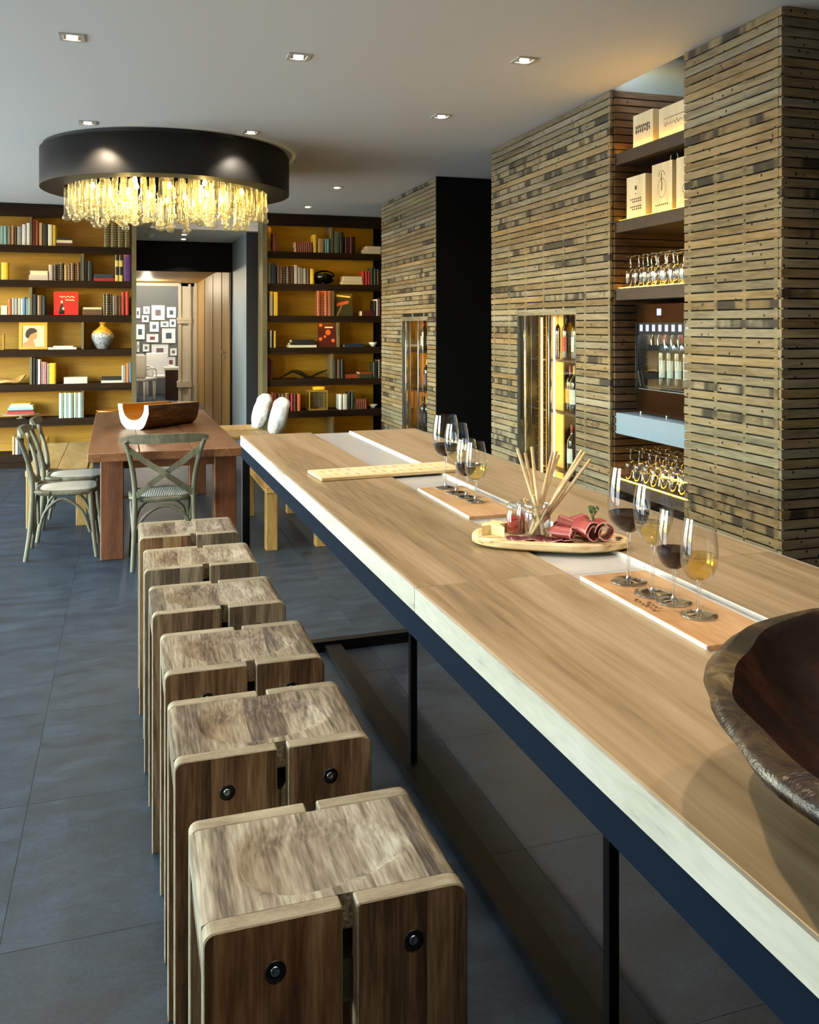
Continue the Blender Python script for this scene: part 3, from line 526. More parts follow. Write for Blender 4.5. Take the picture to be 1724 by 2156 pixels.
# ---------------------------------------------------------------- block stools
def rounded_plank(x0, x1, y0, y1, z0, z1, r0, r1, b=.002):
    """upright plank with rounded top corners (radius r0 at x0, r1 at x1)"""
    pts = [(x0, z0), (x1, z0)]
    for k in range(6):
        a = PI / 2 * k / 5; pts.append((x1 - r1 + r1 * math.cos(a), z1 - r1 + r1 * math.sin(a)))
    for k in range(6):
        a = PI / 2 + PI / 2 * k / 5; pts.append((x0 + r0 + r0 * math.cos(a), z1 - r0 + r0 * math.sin(a)))
    cx_, cz_ = (x0 + x1) / 2, (z0 + z1) / 2
    def ring(y, ins):
        out = []
        for x, z in pts: out.append((x + (ins if x < cx_ else -ins), y, z + (ins if z < cz_ else -ins)))
        return out
    mb = MB(); n = len(pts)
    rings = [ring(y0, b), ring(y0 + b, 0), ring(y1 - b, 0), ring(y1, b)]
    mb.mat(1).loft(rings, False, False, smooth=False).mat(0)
    mb.add(rings[0], [tuple(range(n))[::-1]]).add(rings[-1], [tuple(range(n))]); return mb
SH = .71
def make_stool():
    st = thing('bar_stool', '', 'stool')
    for s in (-1, 1):
        ya, yb = (-.150, -.119) if s < 0 else (.119, .150)
        for x0, x1, r0, r1, bx in ((-.2, .002, .016, .004, -.098), (.024, .2, .004, .024, .112)):
            pk = rounded_plank(x0, x1, ya, yb, 0, SH, r0, r1).build('leg_panel', [M['teak_leg'], M['teak_daylit']], st)
            yo = ya if s < 0 else yb
            mt = Matrix.Translation((bx, yo, SH - .072)) @ Matrix.Rotation(PI / 2 * (1 if s < 0 else -1), 4, 'X')
            MB().lathe([(.0155, -.001), (.0155, .001), (.008, .0012), (.008, -.001)], 18, mt).build('bolt_recess', M['black'], pk)
            MB().lathe([(.0075, -.0005), (.007, .002), (.004, .0026), (.0035, .0014), (.0005, .0011)], 14, mt, cap=True).build('bolt_head', M['steel'], pk)
    nu, nv = 32, 22; seat = MB()
    def top(u, v):
        x = -.2 + .4 * u; y = -.1185 + .237 * v
        xx = x + .04; q = 1 - (xx / (.105 if xx < 0 else .2)) ** 2 - (y / .104) ** 2
        t_ = min(1, max(0, q) * 1.5); z = SH - .001 - .024 * t_ * t_ * (3 - 2 * t_)
        e = max(0, abs(x) - .182) / .018; z -= .012 * e * e * (1.6 if x > 0 else .5)
        return (x, y, z)
    seat.grid(top, nu, nv)
    bot = SH - .055
    seat.grid(lambda u, v: (lambda p: (p[0], p[1], bot))(top(u, 1 - v)), nu, nv)
    for fn in (lambda u, v: (lambda p: (p[0], p[1], p[2] if v > .5 else bot))(top(0, 1 - u)), lambda u, v: (lambda p: (p[0], p[1], p[2] if v > .5 else bot))(top(1, u)),
               lambda u, v: (lambda p: (p[0], p[1], p[2] if v > .5 else bot))(top(u, 0)), lambda u, v: (lambda p: (p[0], p[1], p[2] if v > .5 else bot))(top(1 - u, 1))):
        seat.grid(fn, nu, 1, False)
    seat.build('seat', M['teak_seat'], st)
    for x0, x1 in ((-.196, -.168), (.168, .196)): MB().box(x0, x1, -.119, .119, SH - .11, SH - .055).build('side_rail', M['teak_leg'], st)
    MB().box(-.012, .04, -.119, .119, .545, .61).build('stretcher', M['teak_daylit'], st)
    return st
SPOTS = [(.305, 1.415, 0), (.293, 1.929, 0), (.294, 2.389, .0), (.277, 2.866, .01), (.267, 3.36, -.005), (.257, 3.848, .0)]
SL = ['nearest weathered teak block stool, at the front of the row', 'second block stool from the front, with brown planks below its seat', 'third block stool from the front, with a pale light seam in its seat',
      'fourth block stool from the front, beside the counter', 'fifth block stool from the front, next to last towards the dining table', 'farthest block stool, closest to the dining chair']
st0 = make_stool()
for i, (x, y, a) in enumerate(SPOTS):
    o = st0 if i == 0 else copy_tree(st0)
    o.location = (x, y, 0); o.rotation_euler = (0, 0, a); o['label'] = SL[i]; o['group'] = 'teak block stools along the counter'

# ---------------------------------------------------------------- dining table and benches
dt = thing('dining_table', 'heavy reddish plank dining table on square legs', 'table', (.25, 7.34, 0), .01)
xs = [-.49, -.17, .165, .49]
for a, b in zip(xs[:-1], xs[1:]): MB().cbox(a + .001, b - .001, -1.4, 1.4, .693, .75, .004, 1, smooth=False).build('plank', M['table'], dt)
for s in (-1, 1):
    MB().box(-.30, .36, s * 1.08 - .02, s * 1.08 + .02, .6, .692).build('apron', M['table_leg'], dt)
    MB().box(s * .36 - .02, s * .36 + .02, -1.0, 1.0, .6, .692).build('apron', M['table_leg'], dt)
    for t in (-1, 1): MB().cbox((-.34 if s < 0 else .405) - .075, (-.34 if s < 0 else .405) + .075, t * 1.075 - .075, t * 1.075 + .075, 0, .692, .006, 1, smooth=False).build('leg', M['table_leg'], dt)
def bench(name, label, loc, w, ln, rot=0):
    b = thing(name, label, 'bench', loc, rot, 'oak benches beside the dining table')
    for k in range(2): MB().cbox(-w / 2 + k * w / 2 + .001, -w / 2 + (k + 1) * w / 2 - .001, -ln / 2, ln / 2, .40, .45, .004, 1, smooth=False).build('seat_plank', M['bench'], b)
    for s in (-1, 1):
        for t in (-1, 1): MB().cbox(s * (w / 2 - .045) - .04, s * (w / 2 - .045) + .04, t * (ln / 2 - .05) - .04, t * (ln / 2 - .05) + .04, 0, .40, .004, 1, smooth=False).build('leg', M['bench_leg'], b)
    return b
bench('bench', 'oak bench left of the dining table, behind the two side chairs', (-.5, 8.14, 0), .45, 1.64)
bench('bench', 'oak bench right of the dining table, beyond the counter end', (1.15, 6.72, 0), .44, 1.25)

# ---------------------------------------------------------------- cross-back chairs
def cane_mat():
    m, nt, b = new_mat('woven_cane_seat'); L = nt.links; tc = N(nt, 'ShaderNodeTexCoord')
    w = N(nt, 'ShaderNodeTexWave', Scale=28.0, bands_direction='X'); L.new(tc.outputs['Object'], w.inputs['Vector'])
    cr = ramp(nt, [(.25, '8a8678'), (.6, 'd8d6c8')]); L.new(w.outputs[0], cr.inputs[0]); L.new(cr.outputs[0], b.inputs['Base Color']); b.inputs['Roughness'].default_value = .7
    bp = N(nt, 'ShaderNodeBump', Strength=.6, Distance=.004); L.new(w.outputs[0], bp.inputs['Height']); L.new(bp.outputs[0], b.inputs['Normal']); return m
M['cane'] = cane_mat()
def seat_outline(k, sc=1.0):
    a = 2 * PI * k; cx_, sy = math.cos(a), math.sin(a)
    e = .62; x = math.copysign(abs(cx_) ** e, cx_) * .215; y = math.copysign(abs(sy) ** e, sy) * .205
    x *= 1 + .06 * (y / .2)
    return Vector((x * sc, y * sc, 0))
def make_chair():
    c = thing('dining_chair', '', 'chair')
    for s in (-1, 1):
        MB().tube([(s * .20, -.25, 0), (s * .19, -.222, .2), (s * .183, -.207, .45), (s * .192, -.218, .6), (s * .222, -.262, .76), (s * .245, -.29, .835)], [.015, .016, .017, .016, .015, .014], 10).build('back_post', M['chair'], c)
        MB().tube([(s * .178, .155, .44), (s * .186, .17, .22), (s * .20, .195, 0)], [.017, .016, .013], 10).build('leg', M['chair'], c)
        MB().tube([(s * .19, -.17, .16), (s * .198, -.13, .32), (s * .2, -.02, .405), (s * .198, .1, .32), (s * .192, .155, .17)], .0105, 8).build('side_hoop', M['chair'], c)
        MB().strap([(s * -.228, -.272, .785), (s * -.11, -.262, .69), (0, -.252 - .008 * s, .615), (s * .1, -.238, .54), (s * .178, -.216, .475)], .018, .005, (s * .35, 0, 1)).build('cross_strap', M['chair'], c)
        MB().tube([(s * .17, -.212, .46), (s * .205, -.16, .455), (s * .205, -.1, .445)], .013, 8).build('corner_bracket', M['chair'], c)
    rail = MB(); rings = []
    for k in range(13):
        t = -1 + 2 * k / 12; x = t * .272; y = -.262 - .042 * (1 - t * t); hh = .03 * (1 - .55 * abs(t) ** 6); zc_ = .842 + .004 * (1 - t * t)
        rings.append([(x, y - .011, zc_ - hh), (x, y - .011, zc_ + hh), (x, y + .011, zc_ + hh), (x, y + .011, zc_ - hh)])
    rail.loft(rings, smooth=False).build('top_rail', M['chair'], c)
    for y0, z in ((-.2, .4), (.17, .4)): MB().tube([(-.172, y0, .17), (-.14, y0, .32), (0, y0, z), (.14, y0, .32), (.172, y0, .17)], .0105, 8).build('hoop', M['chair'], c)
    n = 40
    fr = MB(); ring = lambda sc, z: [seat_outline(k / n, sc) + Vector((0, 0, z)) for k in range(n)]
    fr.loft([ring(.96, .425), ring(1.0, .432), ring(1.0, .448), ring(.97, .457), ring(.86, .457), ring(.86, .425)], closed=True)
    fr.build('seat_frame', M['chair'], c)
    ca = MB(); ca.loft([ring(.87, .453), ring(.7, .459), ring(.45, .463), ring(.2, .464), ring(.02, .464)], cap0=False); ca.build('cane_seat', M['cane'], c)
    return c
ch0 = make_chair()
CH = [((.243, 6.105, 0), .02, 'sage cross-back chair at the near end of the dining table'), ((-.375, 6.52, 0), -PI / 2, 'sage cross-back chair on the left of the table, nearer one'), ((-.35, 7.06, 0), -PI / 2, 'sage cross-back chair on the left of the table, half hidden behind another')]
for i, (loc, a, lb) in enumerate(CH):
    o = ch0 if i == 0 else copy_tree(ch0)
    o.location = loc; o.rotation_euler = (0, 0, a); o['label'] = lb; o['group'] = 'cross-back dining chairs'

# two low chairs with white fleecy backs
def fleece_mat():
    m, nt, b = new_mat('white_fleece'); L = nt.links; tc = N(nt, 'ShaderNodeTexCoord'); n = N(nt, 'ShaderNodeTexNoise', Scale=22.0, Detail=5.0); L.new(tc.outputs['Object'], n.inputs['Vector'])
    cr = ramp(nt, [(.3, 'c8c6c0'), (.6, 'f0efec')]); L.new(n.outputs[0], cr.inputs[0]); L.new(cr.outputs[0], b.inputs['Base Color']); b.inputs['Roughness'].default_value = .9
    b.inputs['Sheen Weight'].default_value = .4
    bp = N(nt, 'ShaderNodeBump', Strength=.7, Distance=.02); L.new(n.outputs[0], bp.inputs['Height']); L.new(bp.outputs[0], b.inputs['Normal']); return m
M['fleece'] = fleece_mat()
def fleece_chair(loc, lb, seed):
    r = random.Random(seed); c = thing('fleece_chair', lb, 'chair', loc, 0, 'chairs with white fleecy backs')
    MB().cbox(-.5, -.02, -.21, .21, .41, .45, .006, 1, smooth=False).build('seat', M['bench'], c)
    for x in (-.46, -.06):
        for y in (-.17, .17): MB().cbox(x - .02, x + .02, y - .02, y + .02, 0, .41, .003, 1, smooth=False).build('leg', M['bench_leg'], c)
    bm = bmesh.new(); bmesh.ops.create_icosphere(bm, subdivisions=4, radius=1)
    for v in bm.verts:
        p = v.co.copy(); e = .62
        q = Vector((math.copysign(abs(p.x) ** e, p.x) * .078, math.copysign(abs(p.y) ** e, p.y) * .19, math.copysign(abs(p.z) ** .6, p.z) * .19))
        w = .004 * (math.sin(9 * p.y + 5 * p.z + seed) + math.sin(8 * p.z + 5 * p.x)) 
        q += p * w; q.x += .10 * (q.z / .4); v.co = q + Vector((.03, 0, .615))
    MB().bm(bm).build('fleece_back', M['fleece'], c)
fleece_chair((1.50, 9.15, 0), 'low chair with white fleecy back, the one nearer the counter', 1)
fleece_chair((1.41, 9.75, 0), 'low chair with white fleecy back, the one nearer the bookcase', 5)

# ---------------------------------------------------------------- drum chandelier
chn = thing('drum_chandelier', 'large black drum chandelier hung with clear glass drops above the dining table', 'chandelier', (.325, 7.05, CZ))
RD = .925
d_ = MB(); n = 72
d_.lathe([(RD, -.31), (RD, -.03), (RD - .012, -.03), (RD - .012, -.3), (RD - .17, -.3), (RD - .17, -.31), (RD, -.31)], n, smooth=False)
dr = d_.build('drum', M['drum'], chn)
for p in dr.data.polygons: p.use_smooth = abs(p.normal.z) < .5
MB().lathe([(.02, -.0301), (RD - .02, -.03), (RD - .02, -.0), (.02, 0)], n, cap=True, smooth=False).build('ceiling_plate', M['drum'], chn)
def drop_mat():
    m, nt, b = new_mat('glass_drop'); nt.nodes.remove(b); L = nt.links
    t = N(nt, 'ShaderNodeBsdfTransparent'); t.inputs[0].default_value = (.98, .95, .84, 1)
    g = N(nt, 'ShaderNodeBsdfGlossy', Roughness=.04); g.inputs[0].default_value = (1, .97, .9, 1)
    tl = N(nt, 'ShaderNodeBsdfTranslucent'); tl.inputs[0].default_value = (1, .95, .72, 1)
    lw = N(nt, 'ShaderNodeLayerWeight', Blend=.5); pw = N(nt, 'ShaderNodeMath', operation='POWER'); L.new(lw.outputs['Facing'], pw.inputs[0]); pw.inputs[1].default_value = 2.0
    mu = N(nt, 'ShaderNodeMath', operation='MULTIPLY_ADD'); mu.inputs[1].default_value = .5; mu.inputs[2].default_value = .06; L.new(pw.outputs[0], mu.inputs[0])
    m1 = N(nt, 'ShaderNodeMixShader'); m1.inputs[0].default_value = .12; L.new(t.outputs[0], m1.inputs[1]); L.new(tl.outputs[0], m1.inputs[2])
    m2 = N(nt, 'ShaderNodeMixShader'); L.new(mu.outputs[0], m2.inputs[0]); L.new(m1.outputs[0], m2.inputs[1]); L.new(g.outputs[0], m2.inputs[2])
    L.new(m2.outputs[0], nt.nodes['Material Output'].inputs[0]); return m
M['drop'] = drop_mat()
protos = []
for ln in (.12, .16, .2):
    protos.append(MB().lathe([(.006, 0), (.017, -.005), (.019, -.03), (.0185, -ln), (.021, -ln - .01), (.03, -ln - .022), (.033, -ln - .034), (.027, -ln - .046), (.012, -ln - .053), (.001, -ln - .055)], 10).mesh('glass_drop', M['drop']))
r = random.Random(11); placed = []; cnt = 0
while cnt < 190:
    rad = .74 * math.sqrt(r.uniform(.12, 1)) if cnt > 70 else .72 + r.uniform(-.02, .02); a = r.uniform(0, 2 * PI); x, y = rad * math.cos(a), rad * math.sin(a)
    if cnt <= 70: a = 2 * PI * cnt / 71; x, y = rad * math.cos(a), rad * math.sin(a)
    elif any((x - p) ** 2 + (y - q) ** 2 < .062 ** 2 for p, q in placed): continue
    placed.append((x, y)); cnt += 1
    link('glass_drop', protos[r.randrange(3)], chn, (x, y, -.285 + r.uniform(-.02, .02)), r.uniform(0, 6))
M['bulb'] = emit('warm_bulb', (255, 216, 130), 90.0, False)
bm_ = MB().lathe([(.001, -.05), (.014, -.042), (.018, -.03), (.012, -.012), (.008, 0)], 10).mesh('bulb', M['bulb'])
for k in range(14):
    a = 2 * PI * k / 14 + .2; rr = .56 if k % 2 else .3
    link('bulb', bm_, chn, (rr * math.cos(a), rr * math.sin(a), -.27))
for k in range(4):
    a = PI / 2 * k + .7; lamp_point(chn, (.4 * math.cos(a), .4 * math.sin(a), -.36), 10, (1, .78, .36), .06)
# ---------------------------------------------------------------- wine glasses and bottles
def arc_profile(pts, sub=5):
    """smooth (r,z) profile through the given points"""
    P = []; k = len(pts)
    for i in range(k - 1):
        p0 = pts[max(i - 1, 0)]; p1 = pts[i]; p2 = pts[i + 1]; p3 = pts[min(i + 2, k - 1)]
        for j in range(sub):
            t = j / sub
            P.append(tuple(max(.0004, .5 * (2 * p1[q] + (p2[q] - p0[q]) * t + (2 * p0[q] - 5 * p1[q] + 4 * p2[q] - p3[q]) * t * t + (3 * p1[q] - p0[q] - 3 * p2[q] + p3[q]) * t ** 3)) if q == 0 else .5 * (2 * p1[q] + (p2[q] - p0[q]) * t + (2 * p0[q] - 5 * p1[q] + 4 * p2[q] - p3[q]) * t * t + (3 * p1[q] - p0[q] - 3 * p2[q] + p3[q]) * t ** 3) for q in (0, 1)))
    return P + [pts[-1]]
BOWLS = {  # height, stem top z, bowl profile (r, z)
    'red': (.230, .098, [(.004, .098), (.02, .103), (.036, .122), (.0415, .15), (.040, .19), (.0335, .230)], .036),
    'white': (.212, .092, [(.004, .092), (.017, .099), (.031, .12), (.037, .145), (.0365, .175), (.0305, .212)], .035),
    'taster': (.173, .062, [(.004, .062), (.018, .066), (.029, .082), (.0325, .1), (.031, .135), (.0245, .173)], .032)}
GM = {}
def glass_meshes(kind, n=26):
    if (kind, n) in GM: return GM[(kind, n)]
    H, st, prof, fr = BOWLS[kind]; p = arc_profile(prof, 5)
    bowl = MB().lathe(p, n).mesh('bowl', M['glass'])
    stem = MB().lathe(arc_profile([(.0075, .004), (.0042, .012), (.0034, .03), (.0033, st - .02), (.0045, st - .002), (.004, st + .002)], 3), 10).mesh('stem', M['solid_glass'])
    foot = MB().lathe([(.001, .0045), (.008, .0042), (fr * .6, .0028), (fr, .0022), (fr, .0008), (fr * .9, .0)], n, cap=True).mesh('foot', M['solid_glass'])
    GM[(kind, n)] = (p, bowl, stem, foot); return GM[(kind, n)]
def wine_glass(kind, loc, label, wine=None, level=.4, group=None, n=26, flip=False):
    p, bowl, stem, foot = glass_meshes(kind, n)
    g = thing('wine_glass', label, 'wine glass', loc, 0, group)
    for n_, me in (('bowl', bowl), ('stem', stem), ('foot', foot)): link(n_, me, g)
    if flip: g.rotation_euler = (PI, 0, 0); g.location.z += BOWLS[kind][0]
    if wine:
        z0 = p[0][1]; z1 = BOWLS[kind][0]; zl = z0 + (z1 - z0) * level
        q = [(max(.0005, r - .0012), z + .0012) for r, z in p if z < zl]
        q = [(.0006, q[0][1])] + q; rl = q[-1][0]; q.append((rl, zl)); q.append((rl - .0015, zl + .0003)); q.append((.0006, zl))
        MB().lathe(q, n).build('wine', wine, g)
    return g
def bottle_mat(c): return plain('bottle_glass_' + c, c, .08, spec=.7, coat=.5)
BM = [bottle_mat(c) for c in ('0c120a', '17100a', '20281a', '3a2a10')]
BOT = MB().lathe(arc_profile([(.034, .003), (.0375, .012), (.0375, .1), (.0375, .185), (.030, .215), (.0155, .238), (.0145, .29), (.0145, .3)], 3), 14, cap=True)
BOT_ME = [BOT.mesh('bottle_body', m) for m in BM]
LAB = MB()
LAB.grid(lambda u, v: (.0382 * math.cos(PI * .35 + PI * 1.5 * u), .0382 * math.sin(PI * .35 + PI * 1.5 * u), .055 + .095 * v), 12, 1)
LAB_ME = [LAB.mesh('bottle_label', m) for m in (plain('cream_paper', 'e6e6d6', .7), plain('white_paper', 'f0f4f0', .7), plain('gold_paper', 'c8a050', .5), plain('red_paper', 'b85040', .6))]
CAPM = [plain('foil_' + c, c, .35, metal=.4) for c in ('701810', '101010', 'b89040')]
CAP_ME = [MB().lathe([(.0155, .25), (.0158, .3), (.013, .305), (.001, .3055)], 12).mesh('foil_cap', m) for m in CAPM]
def bottle(loc, label, r, group, lay=False, rot=None):
    b = thing('wine_bottle', label, 'wine bottle', loc, r.uniform(-.6, .6) - 2.2 if rot is None else rot, group)
    link('bottle_body', r.choice(BOT_ME), b); link('bottle_label', r.choice(LAB_ME[:2] if 'dispenser' in group else LAB_ME), b); link('foil_cap', r.choice(CAP_ME), b)
    if lay: b.rotation_euler = (0, -PI / 2, WRA)
    return b

# ---------------------------------------------------------------- display niche between pillar and wall
M['amber_niche'] = emit('amber_niche_led', (255, 190, 50), 40.0)
def niche_shelf(z1, th, label, led=True, mat=None, name='niche_shelf'):
    o = tag(MB().cbox(.012, .53, .667, 1.368, z1 - th, z1, .002, 1, smooth=False).build(name, mat or M['shelf_dark'], None, WR0, WRA), label, 'shelf', 'shelves in the timber niche')
    if led: MB().box(.03, .036, .69, 1.35, z1 + .0005, z1 + .004).build('led_strip', M['amber_niche'], o)
    if led and z1 < 2: MB().box(.30, .31, .69, 1.35, z1 + .0005, z1 + .004).build('led_strip', M['amber_niche'], o)
    return o
niche_shelf(2.537, .068, 'dark niche shelf at the top, holding two wine crates')
niche_shelf(2.156, .068, 'dark niche shelf in the middle, holding three wine crates')
niche_shelf(1.775, .068, 'dark niche shelf above the wine dispenser, holding upturned glasses')
niche_shelf(1.075, .118, 'pale blue-white ledge carrying the wine dispenser', False, M['bluewhite'], 'niche_ledge')
niche_shelf(.70, .06, 'dark lowest niche shelf with a second row of upturned glasses')
struct(MB().box(.53, .56, .665, 1.37, 0, CZ - .05).build('wall_niche', M['void'], None, WR0, WRA), 'dark back of the niche')
r = random.Random(5)
for zz, lb in ((1.781, 'upturned clear wine glass on the shelf above the dispenser'), (.706, 'upturned clear wine glass on the lowest niche shelf')):
    for i in range(8):
        for j in range(3):
            p = wr(.075 + j * .085 + r.uniform(-.006, .006), .715 + i * .083 + (j % 2) * .02, zz)
            wine_glass('taster', p, lb, group='upturned glasses, ' + ('upper shelf' if zz > 1 else 'lower shelf'), n=14, flip=True)
# wooden wine crates
def marks(root, y0, w, h, kind, x=-.0012):
    """stencilled print on the front of a crate"""
    m = MB(); z = lambda t: h * t
    def bar(cy_, cz, bw, bh): m.box(x, x + .0006, cy_ - bw / 2, cy_ + bw / 2, cz - bh / 2, cz + bh / 2)
    rr = random.Random(kind)
    if kind == 1:
        for row, (zc_, bh, n_) in enumerate(((.62, .016, 8), (.5, .026, 7))):
            for k in range(n_):
                bar(w * (-.33 + .66 * k / (n_ - 1)), z(zc_), w * .055, bh * rr.uniform(.7, 1.2)); bar(w * (-.33 + .66 * k / (n_ - 1)) + w * .03, z(zc_) + rr.uniform(-.5, .5) * bh * .6, w * .05, .004)
    elif kind == 2:
        pts = [(x, w * (-.36 + .72 * k / 40), z(.44) + .008 * math.sin(k * 1.3) * (1 + .6 * math.sin(k * .37)) ) for k in range(41)]
        m.tube(pts, .0009, 4, sub=3); bar(0, z(.62), w * .7, .003)
    elif kind == 3:
        bar(0, z(.72), w * .10, .022); bar(0, z(.58), w * .06, .006)
        for k, zc_ in enumerate((.46, .4, .28, .22)):
            for q in range(6 - k % 2): bar(w * (-.26 + .52 * q / 5), z(zc_), w * .06, .008)
    elif kind == 4:
        for t in range(28):
            a = 2 * PI * t / 28; bar(w * .19 * math.cos(a), z(.5) + .05 * math.sin(a), .004, .004)
        m.tube([(x, -w * .16, z(.74)), (x, -w * .08, z(.83)), (x, w * .08, z(.83)), (x, w * .16, z(.74))], .0014, 4, sub=3)
        m.tube([(x, 0, z(.8)), (x, w * .02, z(.66)), (x, -w * .02, z(.6)), (x, 0, z(.45))], .002, 4, sub=3)
        for q in range(7): bar(w * (-.28 + .56 * q / 6), z(.17), w * .05, .009)
    else:
        bar(-w * .1, z(.72), w * .13, .05); bar(-w * .1, z(.55), w * .08, .018)
        for t in range(18):
            a = 2 * PI * t / 18; bar(w * .02 + .02 * math.cos(a), z(.38) + .02 * math.sin(a), .004, .004); bar(-w * .15 + .025 * math.cos(a), z(.26) + .02 * math.sin(a), .004, .004)
    m.build('stencil_print', M['ink'], root)['kind'] = 'stuff'
def crate(yc, xf, w, h, dp, z, label, kind, rope=False):
    c = thing('wine_crate', label, 'crate', wr(xf, yc, z), WRA, 'pine wine crates in the niche'); t = .010
    MB().box(0, t, -w / 2, w / 2, 0, h).build('front_board', M['crate'], c); MB().box(dp - t, dp, -w / 2, w / 2, 0, h).build('back_board', M['crate'], c)
    for s in (-1, 1): MB().box(t, dp - t, s * w / 2 - (t if s > 0 else 0), s * w / 2 + (0 if s > 0 else t), 0, h).build('side_board', M['crate'], c)
    MB().box(t, dp - t, -w / 2 + t, w / 2 - t, h - t, h).build('lid', M['crate'], c); MB().box(t, dp - t, -w / 2 + t, w / 2 - t, 0, t).build('base_board', M['crate'], c)
    if rope: MB().tube([(dp * .45, w * -.22, h), (dp * .45, w * -.14, h + .05), (dp * .45, 0, h + .062), (dp * .45, w * .14, h + .05), (dp * .45, w * .22, h)], .0035, 6).build('rope_handle', M['cane'], c)
    marks(c, 0, w, h, kind); return c
crate(1.13, .045, .195, .185, .17, 2.537, 'square pine wine crate with dark stencilled lettering, top niche shelf', 1)
crate(.81, .045, .33, .165, .17, 2.537, 'wide pine wine crate beside the square one, top niche shelf', 2)
crate(1.205, .048, .19, .235, .17, 2.156, 'pine wine crate with small crest print, farthest on the second shelf', 3)
crate(.965, .055, .185, .265, .17, 2.156, 'pine wine crate with rope handle and tower emblem, second shelf', 4, True)
crate(.745, .045, .15, .26, .17, 2.156, 'pine wine crate against the pillar, second niche shelf', 5)

# wine dispenser
dsp = thing('wine_dispenser', 'bronze steel wine dispenser with a row of small lit screens', 'wine dispenser', wr(.1, 0, 1.078), WRA)
D0, D1, DH = .70, 1.285, .605
M['screen'] = emit('lit_screen', (205, 210, 255), 1.3, False)
M['inner_light'] = emit('cabinet_light', (225, 245, 255), 26.0)
MB().box(0, .018, D0, D1, DH - .10, DH).build('head_panel', M['copper'], dsp)
MB().box(0, .018, D0, D1, .005, .135).build('base_panel', M['copper'], dsp)
MB().box(.018, .38, D0, D1, DH - .012, DH).box(.018, .38, D0, D1, .005, .02).box(.37, .38, D0, D1, .02, DH - .012).build('casing', M['black'], dsp)
for s, y in ((0, D0), (1, D1 - .012)): MB().box(.0, .37, y, y + .012, .02, DH - .012).build('side_panel', M['copper'] if s == 0 else M['black'], dsp)
sb_ = MB().box(.004, .016, D0 + .014, D1 - .014, DH - .165, DH - .10).build('screen_band', M['black'], dsp)
for k in range(9):
    y = D1 - .045 - k * .061; MB().box(.0025, .004, y - .014, y + .014, DH - .148, DH - .112).build('screen', M['screen'], sb_)
MB().box(-.0012, 0, D1 - .245, D1 - .205, DH - .062, DH - .026).build('display', M['screen'], dsp)
MB().box(-.002, 0, D1 - .24, D1 - .21, DH - .084, DH - .08).build('badge', M['black'], dsp)
MB().box(.004, .014, D0 + .014, D1 - .014, .13, .14).build('sill_trim', M['steel'], dsp)
MB().box(-.006, .004, D1 - .004, D1 + .002, .1, DH - .1).build('edge_trim', M['chrome'], dsp)
MB().box(.006, .008, D0 + .014, D1 - .03, .142, DH - .168).build('glass_door', M['pane'], dsp)
MB().strap([(-.003, D1 - .018, .235), (-.003, D1 - .045, .15)], .006, .004, (0, 1, 0)).build('door_catch', M['chrome'], dsp)
MB().box(.05, .34, D0 + .02, D1 - .02, DH - .03, DH - .024).build('interior_light', M['inner_light'], dsp)
MB().box(.05, .36, D0 + .014, D1 - .014, .14, .146).build('bottle_deck', M['steel'], dsp)
for k in range(2): MB().lathe([(.008, -.003), (.008, .012)], 10, Matrix.Translation((.0, D1 - .05 - k * .25, -.0)), cap=True).build('foot', M['chrome'], dsp)
for k in range(8):
    y = D1 - .075 - k * .063
    MB().tube([(.06, y, DH - .16), (.05, y, DH - .19), (.05, y - .004, DH - .225)], .006, 6).build('tap', M['chrome'], dsp)
for k in range(7):
    p = wr(.1 + .11, D1 - .105 - k * .075, 1.078 + .147)
    bottle(p, 'upright wine bottle with pale label inside the dispenser', r, 'bottles in the wine dispenser', rot=PI + WRA - .9)

